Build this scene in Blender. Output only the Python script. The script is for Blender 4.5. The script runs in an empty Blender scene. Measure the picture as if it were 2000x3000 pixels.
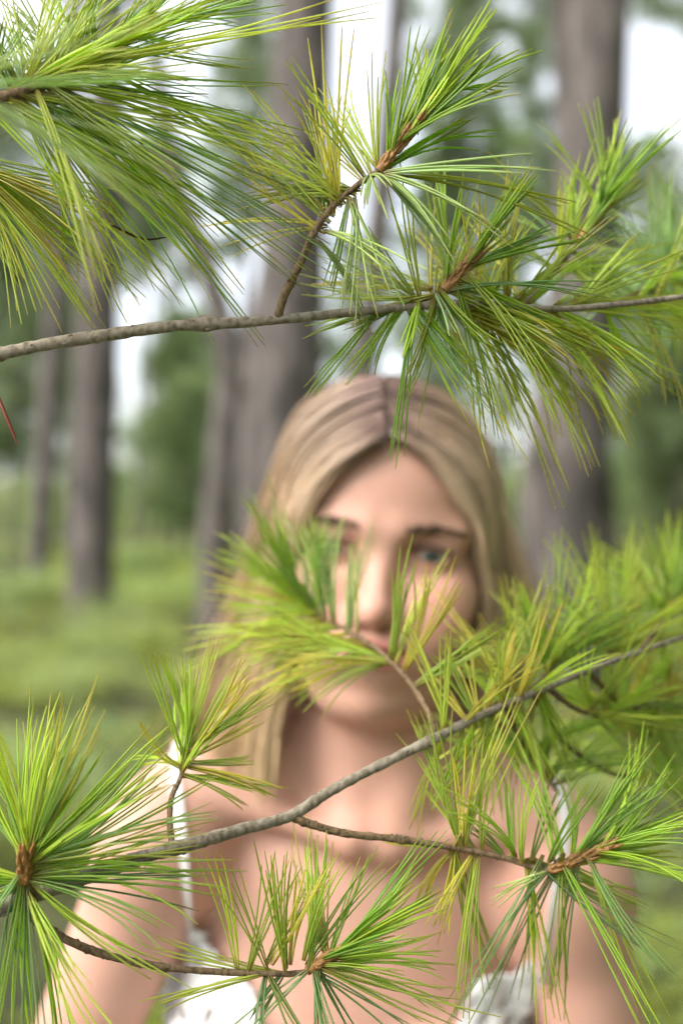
import bpy, math, random
import numpy as np
from mathutils import Vector, Matrix

random.seed(7)
rng = np.random.default_rng(11)
R = math.radians
scene = bpy.context.scene
col = scene.collection

# ------------------------------------------------------------------ camera
CAMZ = 1.5
FPX = 4167.0                       # focal length in pixels of the 2000x3000 picture
cam_d = bpy.data.cameras.new('camera')
cam = bpy.data.objects.new('camera', cam_d)
col.objects.link(cam)
cam.location = (0, 0, CAMZ)
cam.rotation_euler = (R(90), 0, 0)
cam_d.sensor_fit = 'VERTICAL'
cam_d.sensor_height = 36.0
cam_d.sensor_width = 24.0
cam_d.lens = 50.0
cam_d.clip_start = 0.02
cam_d.clip_end = 2000
cam_d.dof.use_dof = True
cam_d.dof.focus_distance = 0.575
cam_d.dof.aperture_fstop = 4.8
cam_d.dof.aperture_blades = 0
scene.camera = cam

# ------------------------------------------------------------------ sky and sun
SUN_DIR = Vector((-0.80, -0.42, 0.78)).normalized()       # towards the sun
elev = math.asin(SUN_DIR.z)
azim = math.atan2(SUN_DIR.x, SUN_DIR.y)                    # clockwise from +Y
world = bpy.data.worlds.new('World')
scene.world = world
world.use_nodes = True
nt = world.node_tree
nt.nodes.clear()
wout = nt.nodes.new('ShaderNodeOutputWorld')
wbg = nt.nodes.new('ShaderNodeBackground')
wbg.inputs['Strength'].default_value = 0.10
skyt = nt.nodes.new('ShaderNodeTexSky')
skyt.sky_type = 'NISHITA'
skyt.sun_disc = False
skyt.sun_elevation = elev
skyt.sun_rotation = azim
skyt.air_density = 1.0
skyt.dust_density = 3.0
skyt.ozone_density = 1.0
wtc = nt.nodes.new('ShaderNodeTexCoord')
wno = nt.nodes.new('ShaderNodeTexNoise')
wno.inputs['Scale'].default_value = 2.2
wno.inputs['Detail'].default_value = 6
wramp = nt.nodes.new('ShaderNodeMapRange')
wramp.inputs['From Min'].default_value = 0.30
wramp.inputs['From Max'].default_value = 0.62
wramp.inputs['To Min'].default_value = 0.60
wramp.inputs['To Max'].default_value = 0.97
wmix = nt.nodes.new('ShaderNodeMix')
wmix.data_type = 'RGBA'
wmix.inputs[7].default_value = (4.1, 4.2, 4.4, 1)           # bright cloud layer
nt.links.new(wtc.outputs['Generated'], wno.inputs['Vector'])
nt.links.new(wno.outputs['Fac'], wramp.inputs['Value'])
nt.links.new(wramp.outputs['Result'], wmix.inputs[0])
nt.links.new(skyt.outputs['Color'], wmix.inputs[6])
nt.links.new(wmix.outputs[2], wbg.inputs['Color'])
nt.links.new(wbg.outputs['Background'], wout.inputs['Surface'])

sun_d = bpy.data.lights.new('sun', 'SUN')
sun_d.energy = 1.35
sun_d.angle = R(40)
sun_d.color = (1.0, 0.95, 0.88)
sun = bpy.data.objects.new('sun', sun_d)
col.objects.link(sun)
sun.rotation_euler = (-SUN_DIR).to_track_quat('-Z', 'Y').to_euler()
sun.location = (-5, -3, 8)

scene.view_settings.view_transform = 'Standard'
scene.view_settings.look = 'None'
scene.view_settings.gamma = 1
scene.view_settings.use_curve_mapping = False
scene.view_settings.exposure = 2.05
scene.render.engine = 'CYCLES'
scene.cycles.use_denoising = True
scene.cycles.use_adaptive_sampling = True
scene.cycles.adaptive_threshold = 0.03
scene.cycles.max_bounces = 5
scene.cycles.diffuse_bounces = 3
scene.cycles.glossy_bounces = 2
scene.cycles.transparent_max_bounces = 4

# ------------------------------------------------------------------ helpers
def at(px, py, D):
    """point seen at photograph pixel (px, py) at distance D in front of the lens"""
    return Vector(((px - 1000) / FPX * D, D, CAMZ + (1500 - py) / FPX * D))

def tag(o, label=None, cat=None, group=None, kind=None):
    if label: o['label'] = label
    if cat: o['category'] = cat
    if group: o['group'] = group
    if kind: o['kind'] = kind
    return o

def link(o, parent=None):
    col.objects.link(o)
    if parent is not None:
        o.parent = parent
    return o

def empty(name, loc):
    e = bpy.data.objects.new(name, None)
    e.empty_display_size = 0.1
    e.location = loc
    return link(e)

def np_mesh(name, V, F, C=None, smooth=True):
    """V (n,3), F (m,k) with constant k, C optional (n,3) colours"""
    V = np.asarray(V, np.float32); F = np.asarray(F, np.int32)
    me = bpy.data.meshes.new(name)
    me.vertices.add(len(V)); me.vertices.foreach_set('co', V.ravel())
    k = F.shape[1]
    me.loops.add(F.size); me.loops.foreach_set('vertex_index', F.ravel())
    me.polygons.add(len(F))
    me.polygons.foreach_set('loop_start', np.arange(0, F.size, k, dtype=np.int32))
    me.polygons.foreach_set('loop_total', np.full(len(F), k, np.int32))
    me.polygons.foreach_set('use_smooth', np.full(len(F), smooth, bool))
    if C is not None:
        a = me.color_attributes.new('Col', 'FLOAT_COLOR', 'POINT')
        c4 = np.ones((len(V), 4), np.float32); c4[:, :3] = C
        a.data.foreach_set('color', c4.ravel())
    me.update(calc_edges=True)
    return me

def mesh_obj(name, me, mat, parent=None, loc=(0, 0, 0)):
    o = bpy.data.objects.new(name, me)
    if mat and not me.materials: me.materials.append(mat)
    o.location = loc
    return link(o, parent)

def catmull(P, n):
    """resample a list of points (any dimension) to n points on a Catmull-Rom curve"""
    P = np.asarray(P, float)
    if len(P) == 2:
        t = np.linspace(0, 1, n)[:, None]
        return P[0] * (1 - t) + P[1] * t
    Q = np.vstack([2 * P[0] - P[1], P, 2 * P[-1] - P[-2]])
    u = np.linspace(0, len(P) - 1 - 1e-9, n)
    i = u.astype(int); t = (u - i)[:, None]
    a, b, c, d = Q[i], Q[i + 1], Q[i + 2], Q[i + 3]
    return 0.5 * ((2 * b) + (c - a) * t + (2 * a - 5 * b + 4 * c - d) * t ** 2 + (3 * b - a - 3 * c + d) * t ** 3)

def tube(P, rad, sides=8, cap=True, jitter=0.0, seed=0):
    """tube along points P (n,3) with radii rad (n)"""
    P = np.asarray(P, float); n = len(P)
    rad = np.asarray(rad, float) * np.ones(n)
    T = np.gradient(P, axis=0); T /= np.linalg.norm(T, axis=1)[:, None] + 1e-12
    up = np.array([0.31, 0.45, 0.84])
    A = np.cross(T, up); A /= np.linalg.norm(A, axis=1)[:, None] + 1e-12
    B = np.cross(T, A)
    th = np.arange(sides) * 2 * np.pi / sides
    rr = rad[:, None] * np.ones((n, sides))
    if jitter:
        g = np.random.default_rng(seed)
        rr = rr * (1 + jitter * g.normal(size=(n, sides)))
    V = P[:, None, :] + rr[:, :, None] * (np.cos(th)[None, :, None] * A[:, None, :] + np.sin(th)[None, :, None] * B[:, None, :])
    V = V.reshape(-1, 3)
    i = np.arange(n - 1)[:, None] * sides; j = np.arange(sides)[None, :]; j2 = (j + 1) % sides
    F = np.stack([i + j, i + j2, i + sides + j2, i + sides + j], -1).reshape(-1, 4)
    if cap:
        V = np.vstack([V, P[0], P[-1]])
        c0, c1 = n * sides, n * sides + 1
        jj = np.arange(sides); j2 = (jj + 1) % sides
        f0 = np.stack([np.full(sides, c0), j2, jj, jj], -1)
        f1 = np.stack([np.full(sides, c1), (n - 1) * sides + jj, (n - 1) * sides + j2, (n - 1) * sides + j2], -1)
        return V, F, np.vstack([f0[:, :3], f1[:, :3]])
    return V, F, None

def merge(parts):
    """list of (V, Fquad) to one"""
    Vs, Fs, off = [], [], 0
    for V, F in parts:
        Vs.append(V); Fs.append(F + off); off += len(V)
    return np.vstack(Vs), np.vstack(Fs)

# ------------------------------------------------------------------ materials
def new_mat(name):
    m = bpy.data.materials.new(name); m.use_nodes = True
    n = m.node_tree; n.nodes.clear()
    o = n.nodes.new('ShaderNodeOutputMaterial')
    p = n.nodes.new('ShaderNodeBsdfPrincipled')
    n.links.new(p.outputs[0], o.inputs['Surface'])
    return m, n, p, o

def noise(n, scale, detail=4, rough=0.6, coord='Object', vec_scale=None):
    tc = n.nodes.new('ShaderNodeTexCoord')
    no = n.nodes.new('ShaderNodeTexNoise')
    no.inputs['Scale'].default_value = scale
    no.inputs['Detail'].default_value = detail
    no.inputs['Roughness'].default_value = rough
    if vec_scale:
        mp = n.nodes.new('ShaderNodeMapping')
        mp.inputs['Scale'].default_value = vec_scale
        n.links.new(tc.outputs[coord], mp.inputs['Vector'])
        n.links.new(mp.outputs['Vector'], no.inputs['Vector'])
    else:
        n.links.new(tc.outputs[coord], no.inputs['Vector'])
    return no

def ramp(n, src, stops):
    r = n.nodes.new('ShaderNodeValToRGB')
    while len(r.color_ramp.elements) < len(stops): r.color_ramp.elements.new(0.5)
    for e, (p, c) in zip(r.color_ramp.elements, stops):
        e.position = p; e.color = (*c, 1)
    n.links.new(src, r.inputs['Fac'])
    return r

def bump(n, p, src, strength, dist):
    b = n.nodes.new('ShaderNodeBump')
    b.inputs['Strength'].default_value = strength
    b.inputs['Distance'].default_value = dist
    n.links.new(src, b.inputs['Height'])
    n.links.new(b.outputs['Normal'], p.inputs['Normal'])
    return b

def leaf_mat(name, trans=0.35, rough=0.45, spec=0.5, coat=0.0):
    """leaf: diffuse and gloss from the vertex colour plus light let through"""
    m, n, p, o = new_mat(name)
    a = n.nodes.new('ShaderNodeAttribute'); a.attribute_name = 'Col'
    n.links.new(a.outputs['Color'], p.inputs['Base Color'])
    p.inputs['Roughness'].default_value = rough
    p.inputs['Specular IOR Level'].default_value = spec
    t = n.nodes.new('ShaderNodeBsdfTranslucent')
    hs = n.nodes.new('ShaderNodeHueSaturation')
    hs.inputs['Value'].default_value = 1.25; hs.inputs['Saturation'].default_value = 1.1
    n.links.new(a.outputs['Color'], hs.inputs['Color'])
    n.links.new(hs.outputs['Color'], t.inputs['Color'])
    mx = n.nodes.new('ShaderNodeMixShader'); mx.inputs[0].default_value = trans
    n.links.new(p.outputs[0], mx.inputs[1]); n.links.new(t.outputs[0], mx.inputs[2])
    n.links.new(mx.outputs[0], o.inputs['Surface'])
    return m

M = {}
M['needle'] = leaf_mat('pine_needle', 0.48, 0.32, 0.5)
M['foliage'] = leaf_mat('far_foliage', 0.5, 0.6, 0.3)
M['fern'] = leaf_mat('undergrowth_leaf', 0.45, 0.55, 0.3)

def bark_mat(name, dark, mid, light, scale, stretch, bumpd):
    m, n, p, o = new_mat(name)
    no = noise(n, scale, 8, 0.62, 'Object', (1, 1, stretch))
    vo = n.nodes.new('ShaderNodeTexVoronoi'); vo.inputs['Scale'].default_value = scale * 1.6
    mp = n.nodes.new('ShaderNodeMapping'); mp.inputs['Scale'].default_value = (1, 1, stretch)
    tc = n.nodes.new('ShaderNodeTexCoord')
    n.links.new(tc.outputs['Object'], mp.inputs['Vector']); n.links.new(mp.outputs[0], vo.inputs['Vector'])
    mixv = n.nodes.new('ShaderNodeMath'); mixv.operation = 'MULTIPLY_ADD'
    n.links.new(vo.outputs['Distance'], mixv.inputs[0]); mixv.inputs[1].default_value = 0.35
    n.links.new(no.outputs['Fac'], mixv.inputs[2])
    r = ramp(n, mixv.outputs[0], [(0.38, dark), (0.58, mid), (0.82, light)])
    n.links.new(r.outputs['Color'], p.inputs['Base Color'])
    p.inputs['Roughness'].default_value = 0.85
    p.inputs['Specular IOR Level'].default_value = 0.25
    bump(n, p, mixv.outputs[0], 0.7, bumpd)
    return m
M['trunk_bark'] = bark_mat('pine_trunk_bark', (0.028, 0.024, 0.021), (0.078, 0.068, 0.062), (0.165, 0.143, 0.132), 5.0, 0.30, 0.05)
M['branch_bark'] = bark_mat('branch_bark', (0.075, 0.06, 0.04), (0.17, 0.14, 0.10), (0.28, 0.245, 0.185), 260.0, 0.6, 0.0012)
M['twig_bark'] = bark_mat('twig_bark', (0.05, 0.035, 0.02), (0.12, 0.08, 0.045), (0.22, 0.15, 0.08), 420.0, 0.6, 0.0010)

def plain(name, colr, rough=0.6, nscale=30, amt=0.25, spec=0.4):
    m, n, p, o = new_mat(name)
    no = noise(n, nscale, 5, 0.6)
    d = tuple(c * (1 - amt) for c in colr); l = tuple(min(1, c * (1 + amt)) for c in colr)
    r = ramp(n, no.outputs['Fac'], [(0.3, d), (0.7, l)])
    n.links.new(r.outputs['Color'], p.inputs['Base Color'])
    p.inputs['Roughness'].default_value = rough
    p.inputs['Specular IOR Level'].default_value = spec
    bump(n, p, no.outputs['Fac'], 0.3, 0.3 / nscale)
    return m
M['bud'] = plain('bud_scale', (0.30, 0.15, 0.045), 0.55, 900, 0.4)
M['cloth'] = plain('white_cotton', (0.70, 0.69, 0.68), 0.8, 500, 0.05, 0.2)
M['brow'] = plain('brow_hair', (0.10, 0.062, 0.042), 0.6, 300, 0.2)

def ground_mat():
    m, n, p, o = new_mat('forest_floor')
    no = noise(n, 0.55, 9, 0.65, 'Object')
    r = ramp(n, no.outputs['Fac'], [(0.30, (0.03, 0.032, 0.010)), (0.48, (0.065, 0.07, 0.016)), (0.62, (0.11, 0.12, 0.03)), (0.75, (0.12, 0.09, 0.045))])
    n.links.new(r.outputs['Color'], p.inputs['Base Color'])
    p.inputs['Roughness'].default_value = 0.95
    n2 = noise(n, 6, 8, 0.7)
    bump(n, p, n2.outputs['Fac'], 0.8, 0.15)
    return m
M['ground'] = ground_mat()

def skin_mat():
    m, n, p, o = new_mat('skin')
    a = n.nodes.new('ShaderNodeAttribute'); a.attribute_name = 'Col'
    no = noise(n, 60, 5, 0.6)
    mx = n.nodes.new('ShaderNodeMix'); mx.data_type = 'RGBA'; mx.blend_type = 'MULTIPLY'
    mr = n.nodes.new('ShaderNodeMapRange'); mr.inputs['To Min'].default_value = 0.93; mr.inputs['To Max'].default_value = 1.05
    n.links.new(no.outputs['Fac'], mr.inputs['Value'])
    mx.inputs[0].default_value = 1
    n.links.new(a.outputs['Color'], mx.inputs[6]); n.links.new(mr.outputs[0], mx.inputs[7])
    n.links.new(mx.outputs[2], p.inputs['Base Color'])
    n3 = noise(n, 17, 4, 0.6)
    red = n.nodes.new('ShaderNodeMix'); red.data_type = 'RGBA'
    rf = n.nodes.new('ShaderNodeMapRange'); rf.inputs['From Min'].default_value = .42; rf.inputs['From Max'].default_value = .72; rf.inputs['To Max'].default_value = .22
    n.links.new(n3.outputs['Fac'], rf.inputs['Value']); n.links.new(rf.outputs[0], red.inputs[0])
    n.links.new(mx.outputs[2], red.inputs[6]); red.inputs[7].default_value = (.56, .24, .18, 1)
    n.links.new(red.outputs[2], p.inputs['Base Color'])
    p.inputs['Roughness'].default_value = 0.5
    p.inputs['Specular IOR Level'].default_value = 0.3
    p.inputs['Subsurface Weight'].default_value = 0.25
    p.inputs['Subsurface Radius'].default_value = (1.0, 0.35, 0.18)
    p.inputs['Subsurface Scale'].default_value = 0.006
    n2 = noise(n, 700, 3, 0.5)
    bump(n, p, n2.outputs['Fac'], 0.15, 0.0006)
    return m
M['skin'] = skin_mat()

def hair_mat():
    m, n, p, o = new_mat('blonde_hair')
    a = n.nodes.new('ShaderNodeAttribute'); a.attribute_name = 'Col'
    n.links.new(a.outputs['Color'], p.inputs['Base Color'])
    p.inputs['Roughness'].default_value = 0.38
    p.inputs['Specular IOR Level'].default_value = 0.35
    p.inputs['Anisotropic'].default_value = 0.5
    return m
M['hair'] = hair_mat()
def vcol_mat(name, rough):
    m, n, p, o = new_mat(name)
    a = n.nodes.new('ShaderNodeAttribute'); a.attribute_name = 'Col'
    n.links.new(a.outputs['Color'], p.inputs['Base Color'])
    p.inputs['Roughness'].default_value = rough
    return m
M['eye'] = vcol_mat('eyeball', 0.08)

# ------------------------------------------------------------------ ground
def hgt(x, y):
    return (0.10 * np.sin(x * 0.31 + 1.3) * np.cos(y * 0.23) + 0.06 * np.sin(x * 0.9 + y * 0.5) + 0.03 * np.sin(2.1 * x - 1.7 * y))

def build_ground():
    xs = np.concatenate([np.linspace(-600, -32, 14), np.linspace(-30, 30, 81), np.linspace(32, 600, 14)])
    ys = np.concatenate([np.linspace(-600, -12, 12), np.linspace(-10, 60, 96), np.linspace(64, 900, 18)])
    X, Y = np.meshgrid(xs, ys, indexing='ij')
    Z = hgt(X, Y) * (np.clip(np.hypot(X, Y) / 6, 0, 1))
    V = np.stack([X, Y, Z], -1).reshape(-1, 3)
    nx, ny = len(xs), len(ys)
    i, j = np.meshgrid(np.arange(nx - 1), np.arange(ny - 1), indexing='ij')
    F = np.stack([i * ny + j, (i + 1) * ny + j, (i + 1) * ny + j + 1, i * ny + j + 1], -1).reshape(-1, 4)
    o = mesh_obj('ground', np_mesh('ground', V, F), M['ground'])
    tag(o, 'mossy yellow green forest floor', 'ground', kind='structure')
build_ground()

# ------------------------------------------------------------------ trees
GREENS = np.array([[0.12, 0.17, 0.08], [0.17, 0.23, 0.11], [0.21, 0.27, 0.13], [0.24, 0.28, 0.14]])  # lifted and greyed so the leaf colour itself carries the distant haze

def leaf_tris(C, N, size, colr, g, flat=0.5):
    """N[i] slender leaf triangles scattered round each clump centre C[i] (radius in C[:,3])"""
    idx = np.repeat(np.arange(len(C)), N)
    n = len(idx)
    d = g.normal(size=(n, 3)); d /= np.linalg.norm(d, axis=1)[:, None]
    r = C[idx, 3] * g.random(n) ** 0.4
    pos = C[idx, :3] + d * r[:, None] * np.array([1, 1, 0.7])
    ax = d + 0.6 * g.normal(size=(n, 3)); ax /= np.linalg.norm(ax, axis=1)[:, None]
    sd = np.cross(ax, g.normal(size=(n, 3))); sd /= np.linalg.norm(sd, axis=1)[:, None] + 1e-9
    L = size * (0.6 + 0.8 * g.random(n))
    W = L * 0.28
    V = np.stack([pos - sd * W[:, None] * .5, pos + sd * W[:, None] * .5, pos + ax * L[:, None]], 1).reshape(-1, 3)
    F = np.arange(3 * n).reshape(-1, 3)
    cb = colr[g.integers(0, len(colr), len(C))][idx] * (0.75 + 0.5 * g.random((n, 1)))
    return V, F, np.repeat(cb, 3, axis=0)

def trunk_mesh(name, path, rads, sides=20, seed=0, limbs=()):
    P = catmull(path, max(24, len(path) * 6))
    r = np.interp(np.linspace(0, 1, len(P)), np.linspace(0, 1, len(rads)), rads)
    V, F, _ = tube(P, r, sides, True, 0.05, seed)
    parts = [(V, F)]
    for lp, lr0, lr1 in limbs:
        Q = catmull(lp, 10)
        v, f, _ = tube(Q, np.linspace(lr0, lr1, 10), 6, True, 0.05, seed + 1)
        parts.append((v, f))
    V, F = merge(parts)
    return np_mesh(name, V, F)

def pine(name, base, top, r0, r1, label, crown, seed, mids=(), group=None, cat='tree', nclump=160, per=34, leaf=0.22, greens=GREENS, stubs=4, limb_len=1.0, clr=0.55):
    """base/top world points of the trunk; crown=(z0, z1, radius) in metres; stubs are bare dead limbs"""
    g = np.random.default_rng(seed)
    root = empty(name, base)
    b = np.array(base); t = np.array(top)
    path = [np.zeros(3)] + [np.array(m) - b for m in mids] + [t - b]
    Pf = catmull(path, 60)
    def onaxis(z):
        i = int(np.clip(np.searchsorted(Pf[:, 2], z), 0, 59)); return Pf[i]
    z0, z1, rad = crown
    limbs, clumps = [], []
    nl = max(8, int(nclump / 7))
    for k in range(nl):
        z = z0 + (z1 - z0) * (k + g.random()) / nl - b[2]
        f = (z + b[2] - z0) / (z1 - z0)
        rr = rad * (0.35 + 0.65 * math.sin(math.pi * min(1, (0.18 + 0.82 * f))) ) * (0.6 + 0.6 * g.random())
        a = g.random() * 2 * math.pi
        o = onaxis(z)
        e = o + np.array([math.cos(a) * rr, math.sin(a) * rr, rr * (0.15 + 0.3 * g.random())])
        m = (o + e) / 2 + np.array([0, 0, -0.08 * rr])
        limbs.append(([o, m, e], max(0.018, r1 * 0.5), 0.008))
        for q in range(7):
            s = 0.35 + 0.7 * g.random()
            p = o + (e - o) * s + g.normal(size=3) * 0.16 * rr
            clumps.append([*p, clr * (0.5 + 0.7 * g.random())])
    for k in range(stubs):
        z = (0.12 + 0.6 * g.random()) * (z0 - b[2])
        a = g.random() * 2 * math.pi; o = onaxis(z); L = limb_len * (0.4 + g.random())
        e = o + np.array([math.cos(a) * L, math.sin(a) * L, L * (g.random() - 0.5)])
        limbs.append(([o, (o + e) / 2 + g.normal(size=3) * .05, e], 0.022, 0.006))
    me = trunk_mesh('trunk', path, [r0 * 1.35, r0 * 1.02, r0, (r0 + r1) / 2, r1], 20, seed, limbs)
    mesh_obj('trunk', me, M['trunk_bark'], root)
    C = np.array(clumps)
    V, F, cc = leaf_tris(C, np.full(len(C), per), leaf, greens, g)
    mesh_obj('crown', np_mesh('crown', V, F, cc, False), M['foliage'], root)
    tag(root, label, cat, group)
    return root

def gz(x, y): return float(hgt(np.array(x), np.array(y)))
def trunk_pts(pix, D, ztop, lean=None):
    """trunk seen through the given pixels at distance D, continued down to the ground and up to ztop"""
    P = [np.array(at(px, py, D)) for px, py in pix]
    up = P[-1] - P[-2]; up = up / up[2]
    dn = P[0] - P[1]; dn = dn / dn[2]
    g0 = gz(P[0][0], D) - 0.05
    base = P[0] + dn * (g0 - P[0][2]) if P[0][2] > g0 + .02 else P[0]
    base[2] = g0
    top = P[-1] + up * (ztop - P[-1][2]) * np.array([.6, .6, 1])
    return base, P[1:] if P[0][2] <= g0 + .02 else P, top

def near_pine(pix, D, dia_px, ztop, label, seed, crown=None, stubs=5, name='pine_tree'):
    b, mids, t = trunk_pts(pix, D, ztop)
    r = dia_px / 2 * D / FPX
    return pine(name, b, t, r, r * 0.45, label, crown or (ztop * 0.62, ztop * 1.0, 2.6), seed, mids, group='pine trees of the forest', nclump=150, per=40, leaf=0.2, stubs=stubs)

near_pine([(265, 1840), (280, 1100), (318, 200)], 18.0, 132, 19, 'straight grey pine trunk at left, pale on its left side and dark on its right', 21, stubs=3)
near_pine([(107, 1740), (165, 900), (222, 150)], 25.5, 66, 20, 'thin dark leaning pine trunk left of the pale straight grey trunk', 22, stubs=4)
near_pine([(800, 1900), (828, 1100), (892, 60)], 12.5, 236, 18, 'thick grey pine trunk rising directly behind the hair of the person', 24, stubs=2)
near_pine([(1030, 1800), (1075, 1000), (1160, 80)], 24.0, 76, 20, 'slender dark pine trunk between the two thick trunks above the parting', 25, stubs=4)
near_pine([(1640, 1900), (1660, 1350), (1752, 100)], 11.5, 252, 18, 'thick grey pine trunk on the right, darkened along its right side', 26, stubs=2)
near_pine([(1790, 1800), (1745, 1400), (1690, 900), (1660, 500)], 19.0, 95, 20, 'dark pine trunk half hidden behind the thick right-hand trunk', 27, stubs=3)

# crooked tree: a lower stem that bends away to the left
def crooked():
    D = 17.0
    pix = [(628, 1830), (640, 1500), (668, 1200), (680, 1090), (655, 960), (618, 830), (560, 660), (500, 480), (470, 250)]
    P = [np.array(at(a, b, D)) for a, b in pix]
    P[0][2] = gz(P[0][0], D) - .05
    r = 44 * D / FPX
    g = np.random.default_rng(5)
    root = empty('crooked_tree', P[0])
    path = [p - P[0] for p in P] + [P[-1] - P[0] + np.array([-.6, 0, 2.5])]
    lim = []
    for k in (3, 4, 5, 6, 7):
        o = path[k]; e = o + np.array([g.normal() * .7, g.normal() * .5, .5 + .5 * g.random()])
        lim.append(([o, (o + e) / 2 + g.normal(size=3) * .06, e], 0.03, 0.008))
    mesh_obj('trunk', trunk_mesh('trunk', path, [r * 1.2, r * 1.05, r, r * .82, r * .66, r * .5], 16, 3, lim), M['trunk_bark'], root)
    C = np.array([[*(path[-1] + g.normal(size=3) * np.array([.9, .9, .8])), .45] for k in range(40)])
    V, F, cc = leaf_tris(C, np.full(40, 40), .16, GREENS, g)
    mesh_obj('crown', np_mesh('crown', V, F, cc, False), M['foliage'], root)
    tag(root, 'dark crooked trunk bending to the left beside the thick central trunk', 'tree', 'pine trees of the forest')
crooked()

FG = 'distant trees of the forest'
def far(px, D, ytop_px, ybot_px, rpx, label, seed, nclump=160, per=34, leaf=.24, clr=.55, greens=GREENS, rtrunk=.09, name='distant_pine'):
    k = D / FPX
    x = (px - 1000) * k
    z1 = CAMZ + (1500 - ytop_px) * k; z0 = CAMZ + (1500 - ybot_px) * k
    b = (x, D, gz(x, D) - .05)
    pine(name, b, (x + .03 * z1, D, z1), rtrunk, 0.03, label, (max(z0, .3), z1, rpx * k), seed, (), FG, nclump=nclump, per=per, leaf=leaf, clr=clr, greens=greens, stubs=0)
PALE = GREENS * 1.25 + np.array([.015, .02, .0])  # paler still, more of the haze painted into the leaves
far(30, 34, 620, 1330, 190, 'dense dark green tree at the far left edge behind the thin trunk', 31, 280, 28, .26, .40)
far(565, 37, 1120, 1560, 150, 'low bushy young pine between the pale left trunk and the crooked trunk', 32, 200, 28, .22, .34, PALE)
far(470, 58, 380, 820, 170, 'thin airy treetop showing between the left trunk and the crooked trunk', 33, 60, 26, .26, .5)
far(690, 52, -200, 650, 170, 'airy distant pine behind the crooked trunk, left of the thick central trunk', 34, 300, 28, .30, .46)
far(1330, 50, -250, 720, 150, 'tall distant pine between the slender trunk and the thick right trunk', 35, 380, 28, .32, .48)
far(1490, 60, -150, 900, 130, 'distant pine close to the left side of the thick right trunk', 36, 340, 28, .32, .48)
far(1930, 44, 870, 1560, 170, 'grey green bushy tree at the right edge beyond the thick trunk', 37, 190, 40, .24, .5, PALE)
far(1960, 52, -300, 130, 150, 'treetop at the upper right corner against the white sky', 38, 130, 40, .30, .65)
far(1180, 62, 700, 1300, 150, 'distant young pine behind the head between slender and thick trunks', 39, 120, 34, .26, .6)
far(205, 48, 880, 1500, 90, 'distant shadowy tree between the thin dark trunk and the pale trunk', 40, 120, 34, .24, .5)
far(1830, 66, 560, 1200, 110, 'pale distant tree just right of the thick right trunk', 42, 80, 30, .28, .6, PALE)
far(140, 60, -300, 420, 230, 'distant tree crown behind the needles in the upper left corner', 43, 110, 30, .3, .7)

for q, (px, D, yt, yb, rp, lab, dn, pl) in enumerate([
    (430, 64, 620, 900, 110, 'slim distant pine close to the right side of the pale left trunk', 70, 0),
    (1245, 70, -100, 600, 100, 'faint distant treetop right of the slender dark trunk', 110, 0),
    (1590, 72, 0, 760, 110, 'faint distant treetop touching the left edge of the thick right trunk', 120, 0),
    (1960, 70, 520, 1150, 120, 'faint distant pine in the white gap at the right edge', 90, 1),
    (1010, 66, 700, 1300, 90, 'faint distant pine between the thick central trunk and the slender trunk', 90, 0),
    (640, 54, 1010, 1500, 130, 'round distant tree seen behind the foot of the crooked trunk', 170, 1),
    (-30, 44, 250, 1400, 170, 'dark distant pine cut off by the left edge behind the upper branch', 260, 0),
    (190, 56, 640, 1480, 120, 'dim distant tree filling the gap right of the thin dark trunk', 200, 0),
    (700, 60, 100, 800, 110, 'airy distant crown left of the thick central trunk above the branch', 110, 0),
    (1250, 50, 420, 1480, 100, 'tall distant tree showing just beside the right of the hair', 190, 0),
    (1450, 57, 380, 1500, 130, 'leafy distant tree between the hair and the thick right trunk', 220, 1),
    (1860, 52, 760, 1540, 120, 'leafy distant tree right behind the edge of the thick right trunk', 200, 1),
    (1990, 40, 930, 1580, 130, 'shady distant bush tree cut off by the right edge', 200, 0),
    (515, 46, 930, 1260, 80, 'small leafy treetop above the bushy young pine left of the crooked trunk', 110, 1),
    (395, 52, 430, 760, 110, 'airy crown beside the upper part of the pale left trunk', 90, 0),
    (1870, 60, 420, 760, 90, 'airy crown between the thick right trunk and the right edge', 80, 1),
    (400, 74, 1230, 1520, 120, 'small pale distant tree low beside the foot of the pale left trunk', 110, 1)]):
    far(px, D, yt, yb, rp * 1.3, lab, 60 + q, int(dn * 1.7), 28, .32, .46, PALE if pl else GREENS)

def far_wood_and_shade_clumps():
    g = np.random.default_rng(77)
    C = []
    for k in range(1500):
        y = 85 + 70 * g.random(); x = (g.random() - .5) * .85 * y
        h = (2.2 + 3.2 * (0.5 + 0.5 * math.sin(x * .21 + 1) * math.cos(x * .07 + y * .03)))
        C.append([x, y, g.random() ** .8 * h, 1.0 + .9 * g.random()])
    for k in range(2600):        # unseen leaf clumps added on the right to block sky light
        y = -22 + 75 * g.random(); x = max(.26 * max(y, 0) + 5.5, 8) + 9 * g.random()
        C.append([x, y, 15 * g.random(), 1.0 + .9 * g.random()])
    C = np.array(C)
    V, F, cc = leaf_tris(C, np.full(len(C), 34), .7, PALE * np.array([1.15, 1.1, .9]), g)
    o = mesh_obj('distant_wood_and_shade_clumps', np_mesh('distant_wood_and_shade_clumps', V, F, cc, False), M['foliage'])
    tag(o, 'pale green blur of distant woodland along the horizon, with unseen leaf clumps added at right for shade', 'woodland', kind='stuff')
far_wood_and_shade_clumps()

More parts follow.
